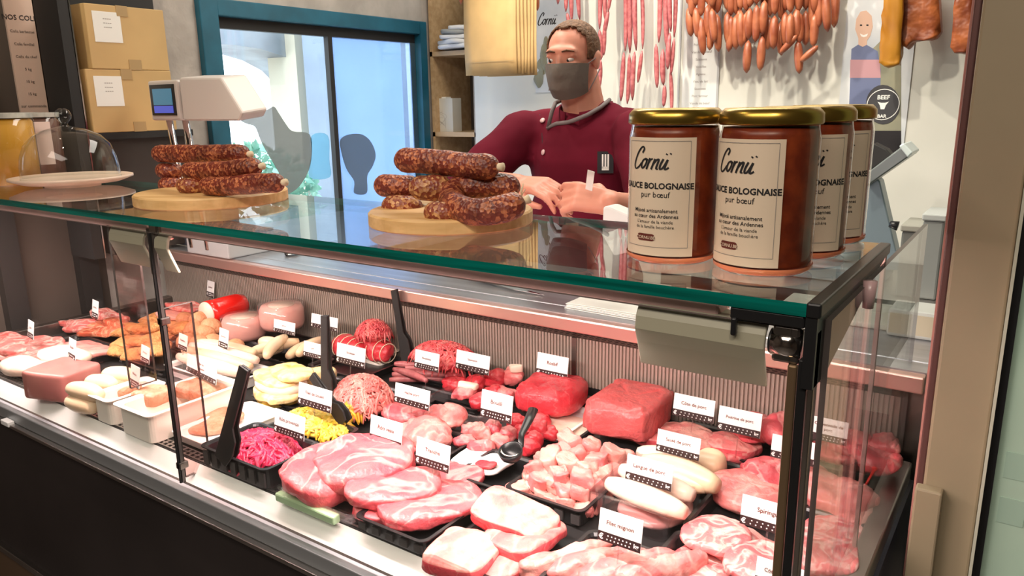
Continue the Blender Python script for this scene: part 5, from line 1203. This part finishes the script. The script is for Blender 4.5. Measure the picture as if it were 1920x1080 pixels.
# ------------------------------------------------------------------ price cards
cards = [(392, 542, 38, 36, '', 'behind the red cased sausage'), (175, 580, 28, 38, '', 'over the smoked bacon strips'), (54, 618, 19, 36, '', 'leftmost, on the bacon'), (131, 656, 26, 45, '', 'on the white pork belly'),
 (269, 665, 36, 38, '', 'on the fried cutlets'), (249, 706, 36, 46, '', 'standing in the smaller white dish'), (340, 642, 22, 34, '', 'right of the glass joint on the meatballs'), (416, 635, 38, 42, '', 'in front of the wrapped ham'),
 (531, 614, 40, 30, '', 'in front of the rear wrapped ham'), (606, 605, 50, 34, '', 'behind the upright tongs at the back'), (584, 657, 34, 34, '', 'left of the upright tongs, over the white sausages'), (374, 692, 72, 46, 'Pâté de\ncampagne', 'reading pâté de campagne behind the long white dish'),
 (655, 667, 54, 46, '', 'in front of the tied red roasts'), (827, 616, 50, 45, '', 'with a blue band over the red mince'), (798, 677, 46, 42, '', 'above the thin raw sausages'), (884, 680, 64, 46, '', 'over the beef stew chunks'),
 (1033, 688, 60, 54, 'Rosbif', 'behind the deep red roast'), (587, 746, 62, 52, 'Filet de poulet', 'behind the yellow strips'), (770, 744, 66, 48, 'Haché porc', 'right of the mixed mince'), (928, 763, 60, 62, 'Bouilli', 'over the wrinkled stew pieces'),
 (720, 812, 60, 62, 'Rôti veau', 'reading rôti veau over the largest roast slice'), (539, 797, 56, 54, 'Rôti provençal', 'backlit pink, above the magenta strips'), (808, 854, 64, 62, 'Tranche', 'reading tranche, behind the steaks'), (1299, 766, 80, 56, 'Côte de porc', 'left of the two at the back right'),
 (1385, 792, 84, 60, 'Poitrine de porc', 'right of the two at the back right'), (1270, 835, 84, 56, 'Sauté de porc', 'reading sauté de porc'), (1215, 887, 90, 64, 'Langue de porc', 'reading langue de porc, on the clear tub'), (1160, 996, 84, 76, 'Filet mignon', 'reading filet mignon, front row'),
 (1490, 846, 96, 60, '', 'half hidden behind the corner post'), (1552, 808, 76, 56, 'Carbonnade de\nporc', 'reading carbonnade de porc, right of the corner post'), (1440, 970, 112, 76, 'Spiringue', 'reading spiringue beside the corner post'), (1462, 1085, 100, 70, 'Côte spiringue', 'cut by the bottom edge near the corner post')]
bandb = P('card_band_brown', (.030, .012, .012), .5); bandbl = P('card_band_blue', (.03, .10, .30), .5); cardw = P('card_white', (.90, .88, .86), .45)
for i, (px, py, wp, hp_, txt, where) in enumerate(cards):
    zc = .895; p = Z_(px, py, zc)
    a = Y_(px-wp/2, py, p.y); b = Y_(px+wp/2, py, p.y); w_ = (b.x-a.x)*.97
    if wp < 40 and px < 420: w_ = min(w_, .05)
    depth = (p-CAM).dot(RM @ Vector((0, 0, 1))); slope = (hp_-wp*.16)/FPX*depth; h = max(.030, min(.060, slope*1.0))
    rz = 0 if px > 450 else -.15
    c = thing('price_card', (p.x, p.y, zc-h/2), 'white price card %s' % where, 'price card', None, rot=(math.radians(-10), 0, rz))
    bevel(MB().box(-w_/2, w_/2, 0, .0015, 0, h).build('card', cardw, c), .0006)
    MB().box(-w_/2+.0003, w_/2-.0003, -.0006, -.0001, 0, h*.30).build('dark_band', bandbl if 'blue' in where else bandb, c)
    f1 = lambda u, v: (u, -.0008, v)
    m_ = MB(); bh = h*.30
    put_text(m_, '€', bh*.78, f1, -w_/2+bh*.42, bh*.22, bold=.03); put_text(m_, 'kg', bh*.62, f1, w_/2-bh*.5, bh*.34, bold=.03)
    n = 7
    for k in range(n):
        for rrow in (0, 1):
            x = -w_/2+bh*.9+(w_-bh*1.9)*(k+.5+.2*rrow)/n; z = bh*(.68 if rrow else .30); s = bh*.07
            m_.add([f1(x-s, z-s), f1(x+s, z-s), f1(x+s, z+s), f1(x-s, z+s)], [(0, 1, 2, 3)])
    m_.build('band_print', cardw, c)
    m_ = MB(); t_ = (txt or ['Jambon', 'Lard fumé', 'Lard', 'Boudin', 'Escalope', 'Rillettes', 'Boulettes', 'Saucisson'][i % 8]).split('\n')
    s = min(h*.21, w_*1.55/max(len(q) for q in t_))*(1 if txt else .8)
    for k, q in enumerate(t_): put_text(m_, q, s, f1, 0, h*.56-(k-(len(t_)-1)/2)*s*1.15, bold=.012)
    m_.build('lettering', inkr, c)
    MB().box(-.0012, .0012, .0016, .0028, -(zc-h/2-DK)*.72, h*.6).build('spike', clearp, c)
# small things: loose white card holders, dark sign behind the red roast
p = Z_(1115, 738, .83); tag(MB().box(-.03, .03, 0, .003, 0, .020).build('dark_sign', black, loc=(p.x, p.y, .822)), 'small dark sign strip standing behind the deep red roast', 'sign')

# ------------------------------------------------------------------ the butcher
MO = Vector((-1.11, 1.96, 0))
man = None
def L2(v): return Vector(v)-MO
def capsule(mb, p0, p1, r0, r1, n=14):
    p0, p1 = Vector(p0), Vector(p1); d = (p1-p0).normalized(); pts = []; rs = []
    for k in range(5):
        a = PI/2*k/4; pts.append(p0-d*r0*math.cos(a)); rs.append(max(1e-4, r0*math.sin(a)))
    for k in range(5):
        a = PI/2*(4-k)/4; pts.append(p1+d*r1*math.cos(a)); rs.append(max(1e-4, r1*math.sin(a)))
    mb.tube(pts, rs, n)
def ball(mb, c, r, M=None): 
    T = Matrix.Translation(Vector(c)) @ (M or Matrix.Identity(4)); mb.lump(*r, nu=16, nv=24, M=T @ Matrix.Translation((0, 0, -r[2])), flatbase=False)
def fuse(mb, name, mt, vox, parent=None, smooth=4, loc=None):
    me = bpy.data.meshes.new('tmp'); me.from_pydata(mb.v, [], mb.f); o = bpy.data.objects.new('tmp', me); C.objects.link(o)
    r = o.modifiers.new('r', 'REMESH'); r.mode = 'VOXEL'; r.voxel_size = vox
    s = o.modifiers.new('s', 'SMOOTH'); s.factor = .5; s.iterations = smooth
    dg = bpy.context.evaluated_depsgraph_get(); m2 = bpy.data.meshes.new_from_object(o.evaluated_get(dg)); m2.name = name
    bpy.data.objects.remove(o); m2.materials.clear(); m2.materials.append(mt); m2.polygons.foreach_set('use_smooth', [True]*len(m2.polygons))
    return link(name, m2, parent, loc)
b = MB()
HC = Vector((-.018, -.035, 1.590)); HS = .90 # middle of the head
HR = Matrix.Rotation(math.radians(4), 4, 'Z') @ Matrix.Rotation(math.radians(8), 4, 'X')
def H(x, y, z): return HC+(HR @ Vector((x, y, z)))*HS
def hball(c, r): ball(b, H(*c), tuple(q*HS for q in r), HR)
hball((0, .012, .035), (.074, .092, .078)); hball((0, -.018, .01), (.066, .072, .075)); hball((0, -.022, -.045), (.056, .062, .055)); hball((0, -.052, -.085), (.030, .026, .024))
hball((0, .03, -.02), (.062, .066, .07))
hball((0, -.074, .034), (.052, .018, .018))              # brow
hball((0, -.092, -.018), (.012, .020, .020)); hball((0, -.086, .004), (.009, .012, .026)); hball((0, -.086, -.052), (.026, .012, .012))
for s in (-1, 1):
    hball((s*.034, -.060, -.014), (.022, .020, .018)); hball((s*.076, .012, -.004), (.009, .018, .030)); hball((s*.080, .020, .008), (.006, .016, .018))
    hball((s*.030, -.076, .021), (.021, .013, .0065)); hball((s*.030, -.074, -.002), (.019, .012, .006))
capsule(b, H(0, .03, -.05), (0, .02, 1.40), .058, .064)
# torso, legs
ball(b, (0, .02, 1.30), (.165, .105, .17)); ball(b, (0, .01, 1.10), (.155, .115, .20)); ball(b, (0, .0, .98), (.165, .12, .16))
capsule(b, (-.165, .02, 1.385), (.165, .02, 1.385), .062, .062)
for s in (-1, 1):
    capsule(b, (s*.085, .0, .92), (s*.095, -.005, .50), .088, .058); capsule(b, (s*.095, -.005, .50), (s*.10, .02, .09), .056, .040); capsule(b, (s*.10, .03, .055), (s*.115, -.13, .035), .045, .034)
SR, ER, WR = L2((-1.30, 1.93, 1.385)), L2((-1.365, 1.73, 1.255)), L2((-1.105, 1.615, 1.275))
SL, EL, WL = L2((-.925, 1.93, 1.385)), L2((-.800, 1.77, 1.205)), L2((-.815, 1.57, 1.250))
for (s_, e_, w_) in ((SR, ER, WR), (SL, EL, WL)):
    capsule(b, s_, e_, .055, .043); capsule(b, e_, w_, .043, .027)
def finger(pts, r):
    for i in range(len(pts)-1): capsule(b, pts[i], pts[i+1], r*(1-.08*i), r*(1-.08*(i+1)), 10)
def hand(w, fwd, up, side, curls, thumb, spread=.2, scale=1.0):
    """w wrist, fwd direction of the hand, up = back of the hand, side = towards the thumb"""
    fwd = Vector(fwd).normalized(); up = Vector(up); up = (up-fwd*fwd.dot(up)).normalized(); side = Vector(side); side = (side-fwd*fwd.dot(side)-up*up.dot(side)).normalized()
    P3 = lambda f, s, u: w+(fwd*f+side*s+up*u)*scale
    for s in (-.026, -.009, .009, .026): capsule(b, P3(.0, s*.6, 0), P3(.082, s*1.05, .004), .016*scale, .0115*scale)
    ln = [(.034, .022, .018), (.041, .026, .020), (.044, .028, .021), (.040, .025, .020)]
    for k, s in enumerate((-.030, -.010, .011, .031)):
        c = curls[k]; p = P3(.084, s, .003); pts = [p]; a = 0; q = (.084, s, .003)
        for L, da in zip(ln[k], (c*.6, c, c*.8)):
            a += da; q = (q[0]+L*math.cos(a), q[1]+L*spread*.25*(k-1.5), q[2]-L*math.sin(a)); pts.append(P3(*q))
        finger(pts, .0092*scale)
    t = [P3(.020, .024, -.006)]+[P3(*q) for q in thumb]; finger(t, .0115*scale)
# right hand (left in the picture): back of the hand up, fingers towards the other hand, relaxed
hand(WR, (1, -.22, -.02), (0, -.35, 1), (.1, -1, -.3), (.75, .6, .5, .45), [(.050, .040, -.020), (.078, .040, -.030), (.098, .034, -.036)])
# left hand pinches a small white ticket
hand(WL, (-.78, -.25, .12), (.25, -.75, .6), (.1, .3, 1), (1.15, 1.05, .95, .7), [(.040, .045, -.016), (.070, .046, -.030), (.094, .036, -.036)])
man = fuse(b, 'person', skin, .0048, smooth=3, loc=MO)
tag(man, 'person in burgundy chef jacket and grey face mask standing behind the counter', 'person')
# jacket
j = MB()
ball(j, (0, .02, 1.30), (.185, .128, .175)); ball(j, (0, .01, 1.12), (.182, .140, .20)); ball(j, (0, .0, .96), (.190, .142, .16)); capsule(j, (-.155, .02, 1.382), (.155, .02, 1.382), .077, .077)
capsule(j, (-.06, .03, 1.425), (.06, .03, 1.425), .058, .058)
for (s_, e_, w_) in ((SR, ER, WR), (SL, EL, WL)):
    capsule(j, s_, e_+(s_-e_)*.05, .074, .064); d = (w_-e_).normalized(); j.tube([e_-d*.03, e_+d*.03, e_+d*.07], [.058, .064, .058], 18)
jk = fuse(j, 'chef_jacket', cloth, .010, man, smooth=5)
for v in jk.data.vertices:   # soft cloth folds
    f = noise.noise(Vector((v.co.x*9, v.co.y*9, v.co.z*5)))*.009+noise.noise(v.co*26)*.003; v.co += v.normal*f
# collar: grey piped stand collar open at the front
cb_ = MB(); ring = []
for k in range(27):
    a = -PI/2+.30+(2*PI-.60)*k/26; ring.append((a, .071+.012*abs(math.sin(a))))
vs = []
for a, r in ring:
    dz = -.030*max(0, -math.sin(a)); c_, s_ = math.cos(a), math.sin(a)*1.05
    vs += [(r*c_*1.04, .012+r*s_, 1.425+dz), (r*c_*.98, .012+r*s_*.98, 1.478+dz), (r*.93*c_*.98, .012+r*.93*s_*.98, 1.478+dz), (r*.93*c_*1.04, .012+r*.93*s_, 1.425+dz)]
n = len(ring); fs = [(4*i+k, 4*i+(k+1) % 4, 4*(i+1)+(k+1) % 4, 4*(i+1)+k) for i in range(n-1) for k in range(4)]+[(0, 1, 2, 3), tuple(4*(n-1)+k for k in (3, 2, 1, 0))]
cb_.add(vs, fs, 0, True).build('collar', cloth, man)
def surf(x, z):  # front of the jacket
    hit, loc, nr, _ = jk.ray_cast(Vector((x, -1, z)), Vector((0, 1, 0))); return (loc if hit else Vector((x, -.13, z)))+Vector((0, -.002, 0))
pts = [surf(x, z) for x, z in ((-.085, 1.405), (-.070, 1.412), (-.05, 1.418), (-.03, 1.420), (-.01, 1.422))]+[Vector((.02, -.088, 1.428)), Vector((.05, -.066, 1.442)), Vector((.072, -.03, 1.462)), Vector((.078, .01, 1.482))]
MB().tube([p+Vector((0, -.002, 0)) for p in pts], .0065, 8, flat=.9).build('collar_piping', collarm, man)
MB().tube([surf(-.085, 1.405), Vector((-.055, -.085, 1.452)), Vector((-.062, -.055, 1.475)), Vector((-.07, -.01, 1.482))], .006, 8).build('collar_piping', collarm, man)
for (px, py) in ((1018, 227), (1020, 286)):
    q = L2(Y_(px, py, 1.80)); hit, loc, nr, _ = jk.ray_cast(L2(CAM), (q-L2(CAM)).normalized())
    if hit: MB().lump(.0085, .0085, .0035, M=Matrix.Translation(loc-Vector((0, .0, .0))) @ nr.to_track_quat('Z', 'Y').to_matrix().to_4x4(), nu=6, nv=14).build('button', P('button_pink_grey', (.62, .42, .42), .3) if 'button_pink_grey' not in MATS else MATS['button_pink_grey'], man)
def onj(px, py):
    q = L2(Y_(px, py, 1.80)); hit, loc, nr, _ = jk.ray_cast(L2(CAM), (q-L2(CAM)).normalized()); return (loc, nr) if hit else (q, Vector((0, -1, 0)))
# jacket front seam
sm = [onj(px, py)[0] for px, py in ((1012, 215), (1016, 250), (1018, 300), (1022, 345))]
MB().tube([p+Vector((0, .001, 0)) for p in sm], .0016, 5).build('front_seam', lipc, man)
# sleeve badge: dark patch with three white strokes like a fork
loc, nr = onj(1135, 305); T = Matrix.Translation(loc+nr*.004) @ nr.to_track_quat('Z', 'Y').to_matrix().to_4x4()
MB().box(-.022, .022, -.030, .030, -.001, .001, M=T).build('breast_pocket_patch', lipc, man)
m_ = MB()
for k in (-1, 0, 1): m_.box(k*.0075-.0022, k*.0075+.0022, -.018, .022, .001, .002, M=T)
m_.box(-.0097, .0097, -.022, -.012, .001, .002, M=T); m_.build('badge_print', paperm, man)
# trousers and shoes
tr = MB()
for s in (-1, 1): capsule(tr, (s*.085, .0, .93), (s*.095, -.005, .50), .098, .072); capsule(tr, (s*.095, -.005, .50), (s*.10, .02, .12), .070, .060)
fuse(tr, 'trousers', lipc, .012, man)
for s in (-1, 1):
    sh = MB(); capsule(sh, (s*.10, .035, .05), (s*.115, -.14, .042), .050, .042); sh.v = [(x, y, max(z, 0)) for x, y, z in sh.v]; sh.build('shoe', black, man)
ap = MB(); k = 9; vs = []
for i in range(k):
    for z in (1.03, .45):
        x = -.17+.34*i/(k-1); vs += [(x, -.165+.3*x*x+(.02 if z < .6 else 0), z), (x, -.160+.3*x*x+(.02 if z < .6 else 0), z)]
fs = []
for i in range(k-1): a = 4*i; fs += [(a, a+4, a+6, a+2), (a+1, a+3, a+7, a+5), (a, a+1, a+5, a+4), (a+2, a+6, a+7, a+3)]
ap.add(vs, fs+[(0, 2, 3, 1), (4*k-4, 4*k-3, 4*k-1, 4*k-2)]).build('apron', P('grey_apron', (.22, .20, .20), .8), man)
# mask: shell over nose, mouth and chin with ear loops
mk = MB(); vs = []; nu, nv = 16, 12
for i in range(nu+1):
    a = (-1+2*i/nu)
    th = a*1.28
    for j in range(nv+1):
        v = j/nv; z = .002+(-.108-.002)*v; zz = z-.010*abs(a)**2*(1-v)+.018*abs(a)**2*v
        rx = .070-.010*v; ry = .101-.008*abs(v-.35)*2+.016*math.exp(-((a/.22)**2))*math.exp(-((v-.18)/.25)**2)-.022*max(0, v-.7)/.3
        vs.append(H(rx*1.07*math.sin(th), -.008-ry*math.cos(th), zz))
N = len(vs); vs += [p+(p-H(0, 0, -.04)).normalized()*.002 for p in vs]; fs = []
for i in range(nu):
    for jn in range(nv):
        a = i*(nv+1)+jn; fs += [(a, a+1, a+nv+2, a+nv+1), (a+N, a+nv+1+N, a+nv+2+N, a+1+N)]
mo = mk.add(vs, fs, 0, True).build('face_mask', maskm, man)
for s in (-1, 1):
    for z0, z1 in ((-.008, .012), (-.085, -.03)): MB().tube([H(s*.070, -.036, z0), H(s*.078, -.010, (z0+z1)/2), H(s*.082, .022, z1)], .0016, 6).build('ear_loop', collarm, man)
# eyes, brows, hair
for s in (-1, 1):
    ey = MB(); ball(ey, H(s*.030, -.0735, .010), (.0112, .0108, .0085)); e_ = ey.build('eye', eyew, man)
    ir = MB(); ball(ir, H(s*.030-.0045, -.0825, .009), (.0050, .0028, .0052)); ir.build('iris', irism, e_)
    MB().tube([H(s*.012, -.092, .034), H(s*.028, -.0935, .038), H(s*.048, -.082, .033)], [.0025, .004, .002], 8, flat=.7).build('eyebrow', hair, man)
hv = []; hf = []; nu, nv = 22, 40
hm_ = MB(); vs = []
for i in range(nu+1):
    ph = PI*i/nu*.62
    for k in range(nv):
        th = 2*PI*k/nv; d = Vector((math.sin(ph)*math.cos(th), math.sin(ph)*math.sin(th), math.cos(ph)))
        q = Vector((d.x*.0775, d.y*.0955+.012, d.z*.083+.035)); q += d*(.0005+.0012*noise.noise(q*120)); vs.append(q)
def keep(q):
    f = -q.y # forward
    if q.z > .078: return f < .036+.5*max(0, .03-abs(q.x))
    if f > .052: return False
    if q.z < -.0: return f < .0 and q.z > -.055
    return f < .030
fs = []
for i in range(nu):
    for k in range(nv):
        idx = (i*nv+k, i*nv+(k+1) % nv, (i+1)*nv+(k+1) % nv, (i+1)*nv+k); c_ = sum((vs[q] for q in idx), Vector())/4
        if keep(c_): fs.append(idx)
hm_.add([H(*q) for q in vs], fs, 0, True); ho = hm_.build('hair', hair, man); so = ho.modifiers.new('t', 'SOLIDIFY'); so.thickness = .004; so.offset = 0
# ticket and sheet in his hands
a = L2(Y_(1103, 335, 1.50)); tkx = Y_(1106, 340, 1.50)
t_ = MB().box(-.0085, .0085, -.0005, .0005, -.022, .026).build('paper_ticket', paperm, loc=tkx); t_.rotation_euler = (.3, .25, .1); tag(t_, 'small white paper ticket pinched in the person\'s left hand', 'paper')
a = Y_(1150, 400, 1.48)
ck = MB(); c_ = [Y_(px, py, 1.50)-a for px, py in ((1130, 388), (1140, 386), (1185, 405), (1190, 470), (1150, 480), (1128, 440))]; k = len(c_)
ck.add([p for p in c_]+[p+Vector((0, .05, 0)) for p in c_], [tuple(range(k)), tuple(range(2*k-1, k-1, -1))]+[(i, i+k, (i+1) % k+k, (i+1) % k) for i in range(k)]); o = bevel(ck.build('white_cloth', P('white_cloth', (.66, .70, .68), .8), loc=a), .005)
tag(o, 'white folded cloth in front of the person, right of the hands', 'cloth')

# RENAME: alike pieces that can be told apart by their place get it in their label
words = ['leftmost', 'second from left', 'third from left', 'fourth from left', 'fifth from left', 'sixth from left', 'seventh from left', 'eighth from left', 'ninth from left', 'tenth from left', 'eleventh from left', 'twelfth from left']
import collections
by = collections.defaultdict(list)
for o in C.objects:
    if o.parent is None and 'label' in o: by[o['label']].append(o)
def scrx(o):
    v = RM.transposed() @ (o.matrix_world.translation-CAM) if False else RM.transposed() @ (Vector(o.location)-CAM); return v.x/v.z
for lab, os_ in by.items():
    if 1 < len(os_) <= 12:
        for k, o in enumerate(sorted(os_, key=scrx)):
            w_ = lab.split(); o['label'] = ' '.join(w_[:12])+', '+(words[k] if k < len(os_)-1 else 'rightmost')
